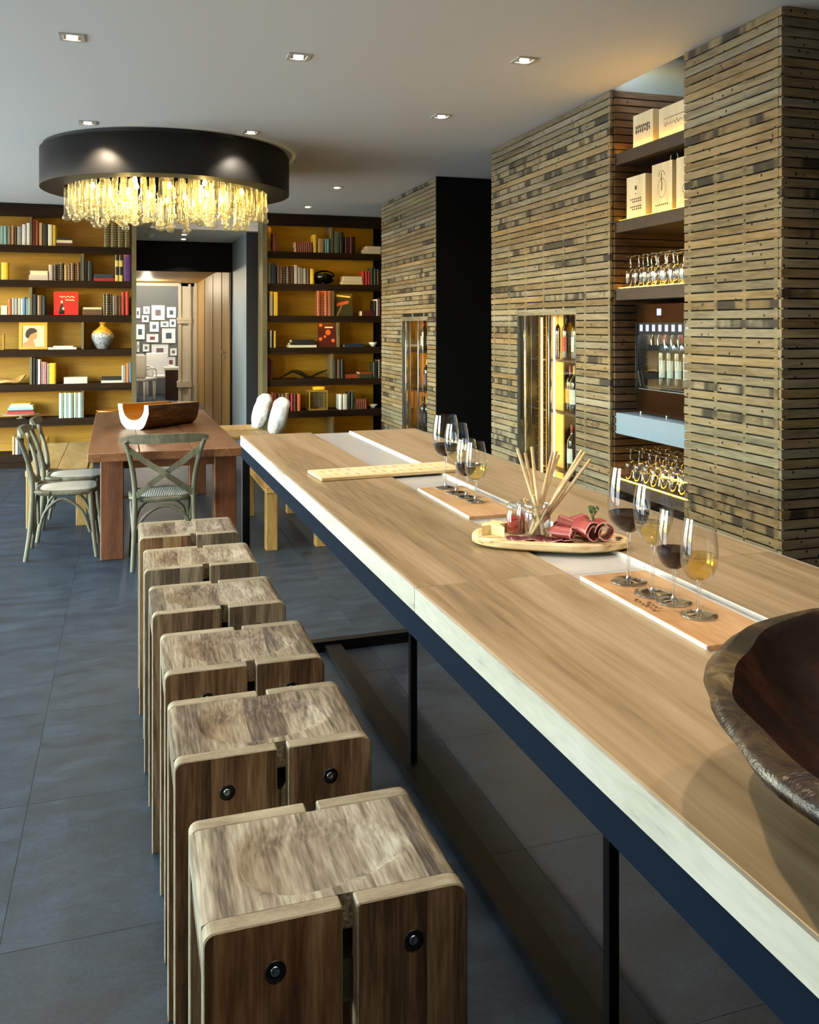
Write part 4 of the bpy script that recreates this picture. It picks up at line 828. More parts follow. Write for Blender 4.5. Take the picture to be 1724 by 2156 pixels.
# ---------------------------------------------------------------- built-in wine cabinets
M['gold_lining'] = plain('golden_lining', 'b08a3a', .3, metal=.7)
M['pale_gold'] = plain('pale_gold_panel', 'd8bc70', .35, metal=.3)
M['amber_cab'] = emit('amber_cabinet_led', (255, 205, 110), 26.0)
def wine_cabinet(Wn, dep, label, bars, levels, seed, group, column=False, blabel=''):
    y0, y1, z0, z1 = Wn; rr = random.Random(seed)
    c = thing('wine_cabinet', label, 'wine cabinet', WR0, WRA)
    MB().box(.006, dep - .012, y0, y0 + .01, z0, z1).box(.006, dep - .012, y1 - .01, y1, z0, z1).box(.006, dep - .012, y0, y1, z0, z0 + .01).box(.006, dep - .012, y0, y1, z1 - .01, z1).box(dep - .022, dep - .012, y0, y1, z0, z1).build('lining', M['gold_lining'], c)
    t = .018; MB().box(-.014, .012, y0, y0 + .012, z0, z1).box(-.014, .012, y1 - .012, y1, z0, z1).box(-.014, .012, y0, y1, z0, z0 + t).build('door_frame', M['steel'], c)
    MB().box(-.016, .004, y0 - .005, y1 + .005, z1 - .036, z1 + .004).build('timber_lintel', M['slat'], c)
    MB().add([(-.004, y0 + .012, z0 + t), (-.004, y1 - .012, z0 + t), (-.004, y1 - .012, z1 - .03), (-.004, y0 + .012, z1 - .03)], [(0, 1, 2, 3)]).build('glass_door', M['pane'], c)
    for y in bars: MB().cbox(-.03, -.012, y - .011, y + .011, z0 + .02, z1 - .038, .003, 2).build('door_bar', M['chrome'], c)
    for y in (y0 + .02, y1 - .026): MB().box(dep - .05, dep - .04, y, y + .006, z0 + .03, z1 - .05).build('led_strip', M['amber_cab'], c)
    for z in levels:
        MB().box(.06, dep - .03, y0 + .014, y1 - .014, z - .012, z).build('rack_shelf', M['shelf_dark'], c)
    if column:
        MB().box(.03, .36, y1 - .235, y1 - .225, z0 + .02, z1 - .03).build('dark_divider', M['black'], c)
        for k in range(4): MB().box(.02, .024, y1 - .235 - .2 + .05 * k, y1 - .235 - .2 + .05 * k + .004, z0 + .02, z1 - .03).build('rack_rod', M['gold_lining'], c)
        for k in range(26): 
            zz = z0 + .05 + k * .05
            if zz < z1 - .05: MB().box(.018, .022, y1 - .44, y1 - .235, zz, zz + .003).build('rack_rod', M['gold_lining'], c)
        MB().box(.12, .13, y1 - .44, y1 - .235, z0 + .02, z1 - .03).build('lit_panel', M['pale_gold'], c)
        for yy in (y1 - .252, y1 - .438): MB().box(.05, .058, yy, yy + .008, z0 + .03, z1 - .05).build('led_strip', M['amber_cab'], c)
    for z in levels:
        for k in range(int((y1 - y0 - .12) / .105)):
            yy = y0 + .09 + k * .105
            for q in range(1): bottle(wr(.12 + .09 * rr.random(), yy, z + .001), blabel, rr, group)
    return c
wine_cabinet(W1, .5, 'large glass-fronted wine cabinet in the middle timber wall', (2.5, 2.13), (.62, 1.0, 1.34), 21, 'bottles in the large wine cabinet', True, 'wine bottle standing in the large built-in cabinet')
wine_cabinet(W2, .5, 'slim glass-fronted wine cabinet in the far timber wall', (5.31, 4.91), (.55, .93, 1.31), 22, 'bottles in the slim wine cabinet', False, 'wine bottle standing in the slim built-in cabinet')
# ---------------------------------------------------------------- bookcases
SHELVES = [2.445 - .3825 * k for k in range(7)]
BF, BB = BY, BY + .36       # front and back of the cases
def bookcase(x0, x1, label, post_x, div, rot=0):
    c = thing('bookcase', label, 'bookcase', (0, 0, 0))
    MB().box(x0, x1, BB, BB + .03, 0, 2.9).build('back_panel', M['case_back'], c)
    MB().box(x0, x1, BF - .02, BB, 2.795, 2.895).build('header', M['case_dark'], c)
    for xa, xb in post_x: MB().box(xa, xb, BF - .03, BB, 0, 2.895).build('side_post', M['case_post'], c)
    for k, z in enumerate(SHELVES):
        s = MB().cbox(x0, x1, BF, BB, z - .055, z, .002, 1, smooth=False).build('shelf', M['case_dark'], c)
        MB().box(x0, x1, BF + .0015, BF + .013, z - .08, z - .052).build('shelf_lip', M['case_dark'], s)
        MB().box(x0 + .03, x1 - .03, BF + .02, BF + .032, z - .061, z - .0555).build('led_strip', M['amber'], s)
        for xd in div[k]:
            top = (SHELVES[k - 1] - .056) if k else 2.795
            MB().box(xd - .012, xd + .012, BF + .03, BB, z, top).build('divider', M['case_post'], c)
    MB().box(x0, x1, BF + .02, BB, 0, .09).build('plinth', M['case_dark'], c)
    MB().box(x0 + .03, x1 - .03, BF + .02, BF + .032, 2.789, 2.7945).build('led_strip', M['amber'], c)
    MB().box(x0, x1, BF - .02, BF, 2.755, 2.795).build('header_lip', M['case_dark'], c)
    return c
DW = [[-.981], [-.445], [-.981], [-.445], [-.981], [-.445], []]
DE = [[2.408], [], [2.42], [2.49], [2.415], [], [2.42]]
bookcase(-2.58, .077, 'tall amber-lit bookcase left of the passage', [(.077, .128)], DW)
bookcase(1.61, 3.02, 'tall amber-lit bookcase right of the passage', [(1.555, 1.61)], DE)

BOOK_COL = dict(teal='6f9a98', taupe='857866', tan='b08a5a', brown='5a3c26', grey='8a8a86', white='dcdcd6', rust='7a3316', black='12110f', cream='cfc8ac', yellow='d8b32a', olive='3d3c1c', maroon='4a1414',
    pinkgrey='b3a49a', dband='241c18', band='5c3d24', red='a5201c', navy='1c2a3c', blackgold='181410', purple='4a2470', orange='c8602a', blue='3a6a90', pink='b06a70', yellowred='e0b81c', stripe='d6dcc4',
    redband='6a1c16', greygreen='565c48', green='26341e', set='8a3c1c')
BANDED = {'dband': 'd', 'band': 'd', 'redband': 'd', 'blackgold': 'g', 'stripe': 's', 'set': 'd', 'olive': 'd'}
MBK = {None: object_colour('book_cloth'), 'd': object_colour('tooled_leather', .4, (38.0, 'b09050', 'Z', .12)), 'g': object_colour('gilt_spine', .4, (6.0, 'c8b060', 'Z', .42)), 's': object_colour('striped_cloth', .6, (24.0, '4c7f8a', 'X', .3)),
       'h': object_colour('tooled_leather_flat', .4, (38.0, 'c8a878', 'X', .2))}
M['pages'] = plain('paper_pages', 'd8cfae', .85, noise=.12, nscale=120)
ORD = ['top', 'second', 'third', 'fourth', 'fifth', 'sixth', 'lowest']
NAMES = dict(dband='dark gilt-banded', band='brown leather-bound', redband='red banded', blackgold='black and gold', yellowred='yellow and red', stripe='cream and teal striped', set='orange and brown banded', greygreen='grey-green', pinkgrey='pale pinkish grey')
def nth(k): return '%d%s' % (k, 'th' if 10 <= k % 100 <= 20 else {1: 'st', 2: 'nd', 3: 'rd'}.get(k % 10, 'th'))
def book(o_name, x0, x1, h, z, colour, flat, label, rr, dz=0.0):
    c = lin(BOOK_COL[colour]); v = rr.uniform(.85, 1.15); dp = rr.uniform(.15, .19); g = BANDED.get(colour)
    w = x1 - x0; y0 = BF + .035 + rr.uniform(0, .02); t = .003
    m = MB(); pg = MB()
    if flat:
        if g: g = 'h'
        t = min(.004, h * .2)
        m.box(-w / 2, w / 2, 0, dp, 0, t).box(-w / 2, w / 2, 0, dp, h - t, h).box(-w / 2, w / 2, 0, t, t, h - t)
        if colour in ('cream', 'white', 'yellow', 'tan') and not g: m = MB().box(-w / 2, w / 2, 0, dp, 0, t).box(-w / 2, w / 2, 0, dp, h - t, h).box(-w / 2, w / 2, dp - t, dp, t, h - t); pg.box(-w / 2 + .004, w / 2 - .004, .004, dp - t, t, h - t)
        else: pg.box(-w / 2 + .004, w / 2 - .004, t, dp - .004, t, h - t)
    else:
        t = min(.004, w * .18); r2 = min(.006, w * .2)
        m.box(-w / 2, -w / 2 + t, 0, dp, 0, h).box(w / 2 - t, w / 2, 0, dp, 0, h)
        m.loft([[(-w / 2, 0, zz), (-w / 4, -r2, zz), (w / 4, -r2, zz), (w / 2, 0, zz), (w / 2, t, zz), (-w / 2, t, zz)] for zz in (0, h)], smooth=False)
        pg.box(-w / 2 + t, w / 2 - t, t, dp - .004, .003, h - .004)
    o = m.build(o_name, MBK[g], None, ((x0 + x1) / 2, y0, z + dz)); o.color = (c[0] * v, c[1] * v, c[2] * v, 1)
    tag(o, label, 'book', None); pg.build('pages', M['pages'], o); return o
def fill(table, case, seed):
    rr = random.Random(seed)
    for k, row in enumerate(table):
        cnt = {}
        for it in row: cnt.setdefault((it[4], it[0]), []).append(it)
        for (col, fl), its in cnt.items():
            nm = NAMES.get(col, col); same = len(its)
            for q, it in enumerate(its):
                where = '%s shelf, %s bookcase' % (ORD[k], case); kind = 'flat book' if fl == 'h' else 'upright book'
                lb = '%s %s on the %s' % (nm, kind, where) if same == 1 else '%s %s, %s such from left, %s' % (nm, kind, nth(q + 1), where)
                o = book('book', it[1] + .0006, it[2] - .0006, it[3], SHELVES[k], col, fl == 'h', lb, rr, it[5] if len(it) > 5 else 0.0)
                o['group'] = 'books on the %s' % where
fill(BOOKS_WEST, 'left', 3); fill(BOOKS_EAST, 'right', 4)

# books and pictures standing face-on
def panel_thing(name, label, cat, x0, x1, z, h, col, depth=.02, y=None, lean=-.12, frame=None):
    o = thing(name, label, cat, ((x0 + x1) / 2, y or BF + .1, z)); w = x1 - x0
    root_m = Matrix.Rotation(lean, 4, 'X'); 
    return o, w, root_m
M['red_cover'] = plain('bright_red_cover', 'd81e10', .4); M['cream_print'] = plain('cream_print', 'ecdcb0', .6); M['dark_print'] = plain('dark_print', '241610', .6); M['gold_frame'] = plain('gold_frame', 'c8a048', .35, metal=.5)
M['orange_print'] = plain('orange_print', 'd8622a', .6); M['maroon_cover'] = plain('maroon_cover', '4a1208', .45); M['olive_cover'] = plain('olive_cover', '3c3a1e', .5); M['skin_print'] = plain('ochre_print', 'a87c50', .7); M['print_ground'] = plain('buff_print_ground', 'cfc29a', .7)
def face_on(name, label, cat, x0, x1, z, h, cover, depth=.02, lean=-.1, pages=True):
    o = thing(name, label, cat, ((x0 + x1) / 2, BF + .09, z)); w = x1 - x0; o.rotation_euler = (lean, 0, 0)
    MB().box(-w / 2, w / 2, 0, depth, .002, h).build('cover', cover, o)
    if pages: MB().box(-w / 2 + .003, w / 2 - .003, depth, depth + .012, .004, h - .003).build('pages', M['pages'], o)
    return o, w
o, w = face_on('record_sleeve', 'bright red square album cover with a dark figure, third shelf of left bookcase', 'album', -.75, -.494, SHELVES[2], .262, M['red_cover'], .008)
m = MB()
for k in range(2): m.tube([(-.07 + .02 * k * 3 + .16 * t / 12 * (1 - .4 * k), -.001, .205 - .035 * k + .008 * math.sin(t * 2.1)) for t in range(13)], .0045, 4, sub=2)
m.build('title_script', M['cream_print'], o)
MB().lathe([(.001, 0), (.03, .0), (.028, .05), (.018, .09), (.012, .105), (.014, .12), (.012, .14), (.001, .148)], 12, Matrix.Translation((-.045, .0, .01)) @ Matrix.Diagonal((1, .04, 1, 1))).build('figure_print', M['dark_print'], o)
MB().lathe([(.001, 0), (.010, .004), (.012, .02), (.008, .032), (.001, .034)], 10, Matrix.Translation((-.045, -.002, .13)) @ Matrix.Diagonal((1, .06, 1, 1))).box(-.038, -.02, -.002, 0, .06, .085).build('face_print', M['cream_print'], o)
# framed profile portrait
o = thing('framed_portrait', 'gold-framed painting of a dark-haired head in profile, fourth shelf of left bookcase', 'picture', (-.964, BF + .1, SHELVES[3])); o.rotation_euler = (-.08, 0, 0)
w, h = .29, .30
f = MB(); t = .032
for bx in ((-w / 2, w / 2, 0, t), (-w / 2, w / 2, h - t, h), (-w / 2, -w / 2 + t, t, h - t), (w / 2 - t, w / 2, t, h - t)): f.box(bx[0], bx[1], 0, .02, bx[2] + .002, bx[3])
f.build('frame', M['gold_frame'], o); MB().box(-w / 2 + t, w / 2 - t, .008, .014, t, h - t).build('canvas', M['print_ground'], o)
def flat_poly(pts, y, name, mat, par): 
    n = len(pts); MB().add([(x, y, z) for x, z in pts] + [(x, y + .0015, z) for x, z in pts], [tuple(range(n)), tuple(range(n, 2 * n))[::-1]] + [(k, (k + 1) % n, n + (k + 1) % n, n + k) for k in range(n)]).build(name, mat, par)
flat_poly([(-.1, .034), (.02, .034), (.012, .07), (.002, .1), (.012, .115), (.03, .112), (.036, .125), (.034, .135), (.042, .15), (.034, .17), (.036, .2), (-.02, .215), (-.05, .17), (-.045, .13), (-.06, .09), (-.1, .07)], .0062, 'profile_print', M['skin_print'], o)
flat_poly([(-.078, .145), (-.06, .12), (-.045, .135), (-.03, .165), (-.01, .175), (.01, .185), (.038, .195), (.036, .215), (.01, .238), (-.035, .24), (-.065, .215), (-.08, .18)], .0045, 'hair_print', M['dark_print'], o)
# picture books, right bookcase
o, w = face_on('picture_book', 'olive picture book with an orange slanting shape on its cover, third shelf of right bookcase', 'book', 2.444, 2.684, SHELVES[2], .277, M['olive_cover'])
flat_poly([(-.08, .12), (.06, .15), (.075, .175), (.06, .19), (-.06, .165), (-.085, .145)], -.002, 'cover_print', M['orange_print'], o); flat_poly([(-.09, .0), (-.07, .0), (.0, .15), (-.015, .15)], -.0018, 'stripe_print', M['skin_print'], o); flat_poly([(-.08, .24), (.09, .225), (.09, .245), (-.08, .262)], -.002, 'title_print', M['cream_print'], o)
o, w = face_on('picture_book', 'dark red book with glowing orange dots on its cover, fourth shelf of right bookcase', 'book', 2.25, 2.478, SHELVES[3], .295, M['maroon_cover'])
for x, z, q in ((.01, .18, .034), (-.085, .1, .022), (-.08, .27, .02), (.07, .08, .022), (-.03, .13, .018)):
    flat_poly([(x + q * math.cos(a * PI / 8), z + q * math.sin(a * PI / 8)) for a in range(16)], -.002, 'dot_print', M['orange_print'], o)
flat_poly([(-.03, .235), (.07, .235), (.07, .25), (-.03, .25)], -.002, 'title_print', M['cream_print'], o)

# ornaments
M['vase_yellow'] = plain('yellow_glaze', 'd8ac28', .35, noise=.15, nscale=14)
def vase_mat():
    m, nt, b = new_mat('speckled_two_tone_glaze'); L = nt.links; tc = N(nt, 'ShaderNodeTexCoord'); sep = N(nt, 'ShaderNodeSeparateXYZ'); L.new(tc.outputs['Object'], sep.inputs[0])
    n = N(nt, 'ShaderNodeTexNoise', Scale=40.0, Detail=4.0); L.new(tc.outputs['Object'], n.inputs['Vector'])
    ma = N(nt, 'ShaderNodeMath', operation='MULTIPLY_ADD'); L.new(n.outputs[0], ma.inputs[0]); ma.inputs[1].default_value = .08; L.new(sep.outputs['Z'], ma.inputs[2])
    cr = ramp(nt, [(.17, '9aa0aa'), (.205, 'c8ccd0'), (.225, 'd8b860'), (.27, 'd0a834')]); L.new(ma.outputs[0], cr.inputs[0])
    c2 = ramp(nt, [(.42, '555a62'), (.52, 'ffffff')]); L.new(n.outputs[0], c2.inputs[0])
    mx = N(nt, 'ShaderNodeMix', data_type='RGBA', blend_type='MULTIPLY'); mx.inputs[0].default_value = .6; L.new(cr.outputs[0], mx.inputs[6]); L.new(c2.outputs[0], mx.inputs[7])
    L.new(mx.outputs[2], b.inputs['Base Color']); b.inputs['Roughness'].default_value = .35; return m
M['vase'] = vase_mat()
v = thing('vase', 'bulbous speckled vase, grey below and yellow above, fourth shelf of left bookcase', 'vase', (-.238, BF + .15, SHELVES[3]))
MB().lathe(arc_profile([(.052, 0), (.075, .03), (.108, .09), (.124, .145), (.1, .2), (.055, .235), (.03, .262), (.032, .298), (.026, .296), (.024, .27)], 4), 28, cap=True).build('body', M['vase'], v)
MB().lathe([(.03, .29), (.036, .3), (.033, .305), (.024, .3)], 24).build('lip', M['vase_yellow'], v)
o = thing('egg_vase', 'glossy black egg-shaped vase on the second shelf of the right bookcase', 'vase', (2.33, BF + .14, SHELVES[1]))
MB().lathe(arc_profile([(.05, .012), (.1, .03), (.136, .085), (.12, .14), (.06, .172), (.012, .178)], 4), 28, cap=True).build('body', plain('black_glaze', '0c0906', .12), o); MB().lathe([(.06, 0), (.055, .014)], 20, cap=True).build('base', M['black'], o)
def bowl_thing(name, label, x, k, r_, h, mat, y=None):
    o = thing(name, label, 'bowl', (x, y or BF + .14, SHELVES[k])); MB().lathe([(r_ * .4, 0), (r_ * .5, .004), (r_ * .85, h * .6), (r_, h), (r_ * .93, h), (r_ * .8, h * .62), (r_ * .45, .012), (.001, .01)], 24, cap=False).build('bowl_wall', mat, o); MB().lathe([(r_ * .38, 0), (r_ * .42, .006)], 20, cap=True).build('foot_ring', mat, o)
bowl_thing('bowl', 'shallow amber bowl on the sixth shelf of the left bookcase', -.165, 5, .147, .07, plain('amber_wood', 'a8702a', .4)); bowl_thing('bowl', 'small white bowl on the fourth shelf of the right bookcase', 2.955, 3, .055, .055, M['white']); bowl_thing('bowl', 'small white bowl on the sixth shelf of the right bookcase', 2.955, 5, .06, .045, M['white'])
bowl_thing('bowl', 'yellow dish on the lowest shelf of the left bookcase', -.66, 6, .11, .06, M['vase_yellow'])
o = thing('wooden_tumbler', 'tall turned wooden tumbler on the lowest shelf of the left bookcase', 'tumbler', (-.845, BF + .15, SHELVES[6])); MB().lathe([(.032, 0), (.036, .08), (.042, .172), (.037, .172), (.03, .02), (.001, .018)], 18, cap=False).build('body', M['bench_leg'], o); MB().lathe([(.031, 0), (.033, .004)], 18, cap=True).build('base', M['bench_leg'], o)
o = thing('cake_stand', 'grey pedestal plate under a pile of small books, left bookcase', 'stand', (-1.09, BF + .17, SHELVES[5])); MB().lathe([(.05, 0), (.02, .01), (.018, .035), (.19, .045), (.2, .05), (.19, .053), (.001, .05)], 28, cap=False).build('plate', plain('grey_ceramic', '8a8a88', .4), o); MB().lathe([(.055, 0), (.055, .004)], 20, cap=True).build('base', plain('grey_ceramic_base', '7a7a78', .4), o)
rr = random.Random(9)
for k, (colr, w_, h_) in enumerate((('red', .27, .025), ('maroon', .25, .02), ('teal', .26, .03), ('cream', .25, .022), ('yellow', .2, .02))):
    b = book('book', -1.09 - w_ / 2 + .01 * (k % 2), -1.09 + w_ / 2, h_, SHELVES[5], colr, True, '%s book lying in the pile on the pedestal plate' % colr, rr, .0535 + sum((.025, .02, .03, .022, .02)[:k])); b.location.y = BF + .09; b['group'] = 'books on the pedestal plate'
o = thing('driftwood_basket', 'bleached driftwood tray at the left end of the fifth shelf', 'ornament', (-1.17, BF + .16, SHELVES[4])); 
for k in range(5): MB().tube([(-.16, -.05 + .03 * k, .02 + .012 * k), (-.05, -.06 + .03 * k, .035), (.06, -.05 + .03 * k, .03 + .01 * k), (.12, -.04 + .03 * k, .10)], [.012, .02, .018, .012], 7).build('driftwood_branch', M['bench_leg'], o)
o = thing('bronze_sculpture', 'dark wavy bronze sculpture on the fifth shelf of the right bookcase', 'sculpture', (2.075, BF + .14, SHELVES[4]))
MB().tube([(-.3, 0, .012), (-.2, 0, .06), (-.13, 0, .092), (-.04, 0, .07), (.03, 0, .03), (.09, 0, .02), (.18, 0, .06), (.3, 0, .1)], [.008, .016, .018, .03, .026, .018, .014, .006], 10).build('wave', plain('dark_bronze', '2c2218', .3, metal=.6), o); MB().cbox(-.07, .14, -.03, .03, 0, .012, .003, 1).build('base', M['black'], o)
o = thing('lantern', 'square glass lantern with gilt edges on the sixth shelf of the right bookcase', 'lantern', (2.243, BF + .15, SHELVES[5]))
f = MB(); a, hh = .11, .24
for x in (-a, a):
    for y in (-.09, .09): f.box(x - .006, x + .006, y - .006, y + .006, 0, hh)
for z in (.006, hh - .006):
    for y in (-.09, .09): f.box(-a, a, y - .006, y + .006, z - .006, z + .006)
    for x in (-a, a): f.box(x - .006, x + .006, -.09, .09, z - .006, z + .006)
f.build('frame', M['gold_frame'], o); MB().box(-a, a, .084, .088, .01, hh - .01).build('pane', M['pane'], o); MB().box(-a, a, -.088, -.084, .01, hh - .01).build('pane', M['pane'], o)
MB().cbox(-.05, .09, -.06, .06, hh, hh + .045, .012, 2).build('top_parcel', M['vase_yellow'], o)
o = thing('figurine', 'pale yellow figurine on the top shelf at the left end of the right bookcase', 'figurine', (1.652, BF + .14, SHELVES[0])); MB().lathe(arc_profile([(.03, 0), (.034, .02), (.02, .08), (.03, .17), (.022, .2), (.012, .215), (.028, .25), (.03, .28), (.012, .305), (.001, .308)], 4), 14, cap=True).build('body', M['vase_yellow'], o); MB().cbox(-.035, .035, -.035, .035, 0, .012, .003, 1).build('base', M['gold_frame'], o)
o = thing('gold_bookend', 'slim gilt bookend at the left end of the fourth shelf, left bookcase', 'bookend', (-1.27, BF + .12, SHELVES[3])); MB().box(-.03, .012, -.05, .05, 0, .004).build('base', M['gold_frame'], o); MB().box(.004, .012, -.05, .05, .004, .17).build('upright', M['gold_frame'], o)
# ---------------------------------------------------------------- things on the counter
def onbar(x, y, z=0): return BARM @ Vector((x, y, z))     # counter coordinates
def tasting_board(x, y0, y1, w, label, z):
    c = thing('tasting_board', label, 'board', (x, (y0 + y1) / 2, z), .0)
    ln = y1 - y0; MB().cbox(-w / 2, w / 2, -ln / 2, ln / 2, 0.003, .0135, .001, 1, smooth=False).build('plank', M['board'], c)
    MB().box(-w / 2 - .003, -w / 2, -ln / 2, ln / 2, .001, .0132).build('white_edge', M['white'], c)
    MB().box(-w / 2, w / 2, -ln / 2, ln / 2, .0, .003).build('white_base', M['white'], c)
    return c
CH_Z = 1.0362
tb1 = tasting_board(.963, 1.19, 1.60, .15, 'oak tasting board with script print under the four nearer glasses', CT - .0068)
m = MB(); rr = random.Random(2)
for ln, (yy, n_) in enumerate(((0.02, 22), (-.035, 12))):
    pts = [(-.056 + .005 * math.sin(k * 1.9) * (1 + .5 * math.sin(k * .7)) + ln * .013, .03 - .0036 * k + yy * .4, .0138) for k in range(n_)]
    m.tube(pts, .0006, 4, sub=3)
m.build('script_print', plain('burnt_script', '5a3a1e', .8), tb1)
tb2 = tasting_board(.955, 2.19, 2.62, .15, 'oak tasting board under the four farther glasses', CT - .0068)
GZ = CT + .0072
for kind, x, y, wine, lv, lb in (('red', .957, 1.533, M['wine_red'], .30, 'tall glass of red wine on the nearer tasting board'), ('white', .958, 1.45, M['wine_white'], .36, 'tall glass of white wine on the nearer tasting board'),
        ('taster', .966, 1.394, M['wine_red'], .34, 'small tasting glass of red wine on the nearer board'), ('taster', .964, 1.317, M['wine_gold'], .40, 'small tasting glass of golden wine on the nearer board'),
        ('red', .96, 2.592, M['wine_red'], .30, 'tall glass of red wine on the farther tasting board'), ('white', .964, 2.507, M['wine_white'], .3, 'tall glass of white wine on the farther tasting board'),
        ('taster', .968, 2.435, M['wine_red'], .34, 'small tasting glass of red wine on the farther board'), ('taster', .97, 2.367, M['wine_white'], .40, 'small tasting glass of pale white wine on the farther board')):
    wine_glass(kind, (x, y, GZ), lb, wine, lv, 'tasting glasses on the counter', 32)
# pale marked strip lying across the channel
sb = thing('aroma_board', 'long pale maple board with rows of small coloured marks lying across the counter', 'board', (.875, 2.965, CT + .001), .07)
MB().cbox(-.26, .26, -.088, .088, 0, .011, .0012, 1, smooth=False).build('plank', M['maple'], sb)
PR = [plain('mark_' + c, c, .7) for c in ('d8b070', 'c8c070', 'd8a088', 'c8b898', 'd89a50')]
rr = random.Random(4)
for i in range(14):
    for j in range(2):
        x = -.225 + i * .034 + rr.uniform(-.004, .004); y = -.04 + j * .08 + rr.uniform(-.01, .01)
        MB().lathe([(.008, 0), (.008, .0006)], 8, Matrix.Translation((x, y, .011)) @ Matrix.Diagonal((1, 1.9, 1, 1)), cap=True).build('colour_mark', rr.choice(PR), sb)
        MB().box(x - .01, x + .008, y - .034, y - .03, .011, .0114).build('caption_mark', PR[3], sb)
# charcuterie platter
PA = -.515
pl = thing('serving_board', 'oval striped ash serving board with a hanging hole, in the middle of the counter', 'serving board', (.958, 1.875, CT + .001), PA)
PLM = Matrix.Translation((.958, 1.875, CT + .001)) @ Matrix.Rotation(PA, 4, 'Z')
def oval(k, n, a, b, e=.62):
    t = 2 * PI * k / n; x = math.copysign(abs(math.cos(t)) ** e, math.cos(t)) * a; y = math.copysign(abs(math.sin(t)) ** .8, math.sin(t)) * b
    y *= (1 if x < .05 else 1 - .42 * ((x - .05) / (a - .05)) ** 1.6); return x, y
n = 48; ring = lambda sc, z: [(oval(k, n, .185 - (1 - sc) * .1, .085 - (1 - sc) * .1)[0], oval(k, n, .185 - (1 - sc) * .1, .085 - (1 - sc) * .1)[1], z) for k in range(n)]
MB().loft([ring(.88, 0), ring(1.0, .006), ring(1.0, .018), ring(.96, .022), ring(.86, .022), ring(.84, .018)], smooth=False).build('board', M['platter'], pl)
MB().lathe([(.001, .0226), (.008, .0226), (.008, .0218)], 14, Matrix.Translation((.158, 0, 0))).build('hanging_hole', M['void'], pl)
PZ = .0185
def onpl(x, y, z=PZ): return PLM @ Vector((x, y, z))
M['jar'] = thin_glass('jar_glass', (.95, .98, .98), base=.13, power=1.2)
jar = thing('breadstick_jar', 'clear glass jar holding breadsticks', 'jar', onpl(-.03, -.005))
MB().lathe(arc_profile([(.02, .0005), (.029, .004), (.031, .02), (.031, .055), (.028, .062), (.0295, .068), (.0295, .074)], 3), 24, cap=False).build('jar_wall', M['jar'], jar); MB().lathe([(.028, .0), (.028, .004)], 20, cap=True).build('jar_base', M['jar'], jar)
MB().tube([(.03, .0, .066), (.045, .012, .07), (.05, .03, .05)], .002, 5).build('wire_clip', M['chrome'], jar)
M['bread'] = wood('baked_breadstick', [(.3, 'cc9c62'), (.5, 'e4c89a'), (.7, 'f2e2c2')], axis='Z', stretch=4, scale=30, rough=.7, rand=.12, bump=.3)
MB().lathe([(.0305, .07), (.033, .073), (.033, .077), (.0305, .079), (.0285, .077), (.0285, .073), (.0305, .07)], 24).build('jar_rim', M['solid_glass'], jar)
jl = Vector(onpl(-.03, -.005))
tips = [(-.075, .03, .205), (-.045, .03, .195), (-.02, .02, .21), (.075, .02, .2), (.085, .03, .19), (.06, .005, .2), (.17, -.01, .205), (.18, -.02, .2), (.2, -.03, .185), (-.05, -.01, .09), (-.015, -.02, .1)]
for k, (tx, ty, tz) in enumerate(tips):
    a = k * 2.4; base = Vector((-.012 * (1 if tx > 0 else -1) + .006 * math.cos(a), .010 * math.sin(a), .006)); tip = Vector((tx * .62 + .05 * ty, ty * .6 + .0, tz))
    midp = base.lerp(tip, .5) + Vector((.002 * math.sin(a), .002 * math.cos(a), 0))
    o = thing('breadstick', 'thin baked breadstick standing in the glass jar', 'breadstick', jl, -.31, 'breadsticks in the jar')
    MB().tube([base, midp, tip], [.0042, .0045, .0036], 8).build('crust', M['bread'], o)
for k, (x, y) in enumerate(((-.085, .02), (-.065, .05))):
    j = thing('preserve_jar', 'small clip-top jar of red preserve, %s one' % ('nearer' if k == 0 else 'rear'), 'jar', onpl(x, y), 0, 'jars of red preserve')
    MB().lathe([(.019, .0), (.02, .003), (.02, .046), (.017, .054), (.018, .06)], 20).build('jar_wall', M['jar'], j); MB().lathe([(.0185, .002), (.0187, .038), (.001, .039)], 18, cap=True).build('preserve', plain('red_preserve', 'c02818', .3), j)
    MB().lathe([(.019, .061), (.0195, .068), (.012, .073), (.001, .074)], 18).build('lid', M['jar'], j); MB().tube([(.019, 0, .05), (.024, 0, .058), (.02, 0, .068)], .0014, 5).build('wire_clip', M['chrome'], j)
M['cheese'] = plain('pale_cheese', 'ecd9a0', .5, noise=.06, nscale=30)
def wedge(loc, rot, L, wd, h, lb):
    o = thing('cheese_wedge', lb, 'cheese', loc, rot, 'cheese wedges'); b = .002
    MB().add([(0, 0, 0), (L, -wd / 2, 0), (L, wd / 2, 0), (0, 0, h), (L, -wd / 2, h), (L, wd / 2, h)], [(0, 2, 1), (3, 4, 5), (0, 1, 4, 3), (1, 2, 5, 4), (2, 0, 3, 5)]).build('paste', M['cheese'], o)
    MB().add([(L, -wd / 2, 0), (L + .003, -wd / 2, 0), (L + .003, wd / 2, 0), (L, wd / 2, 0), (L, -wd / 2, h), (L + .003, -wd / 2, h), (L + .003, wd / 2, h), (L, wd / 2, h)], [(0, 3, 2, 1), (4, 5, 6, 7), (0, 1, 5, 4), (1, 2, 6, 5), (2, 3, 7, 6)]).build('rind', plain('cheese_rind', 'c8a060', .6), o)
wedge(onpl(-.16, -.022), .5, .07, .045, .022, 'pale cheese wedge lying at the left end of the serving board'); wedge(onpl(-.105, -.035), 1.7, .065, .035, .024, 'pale cheese wedge leaning beside the small red jars'); wedge(onpl(-.165, .02), -.2, .05, .04, .02, 'small pale cheese wedge at the back left of the board')
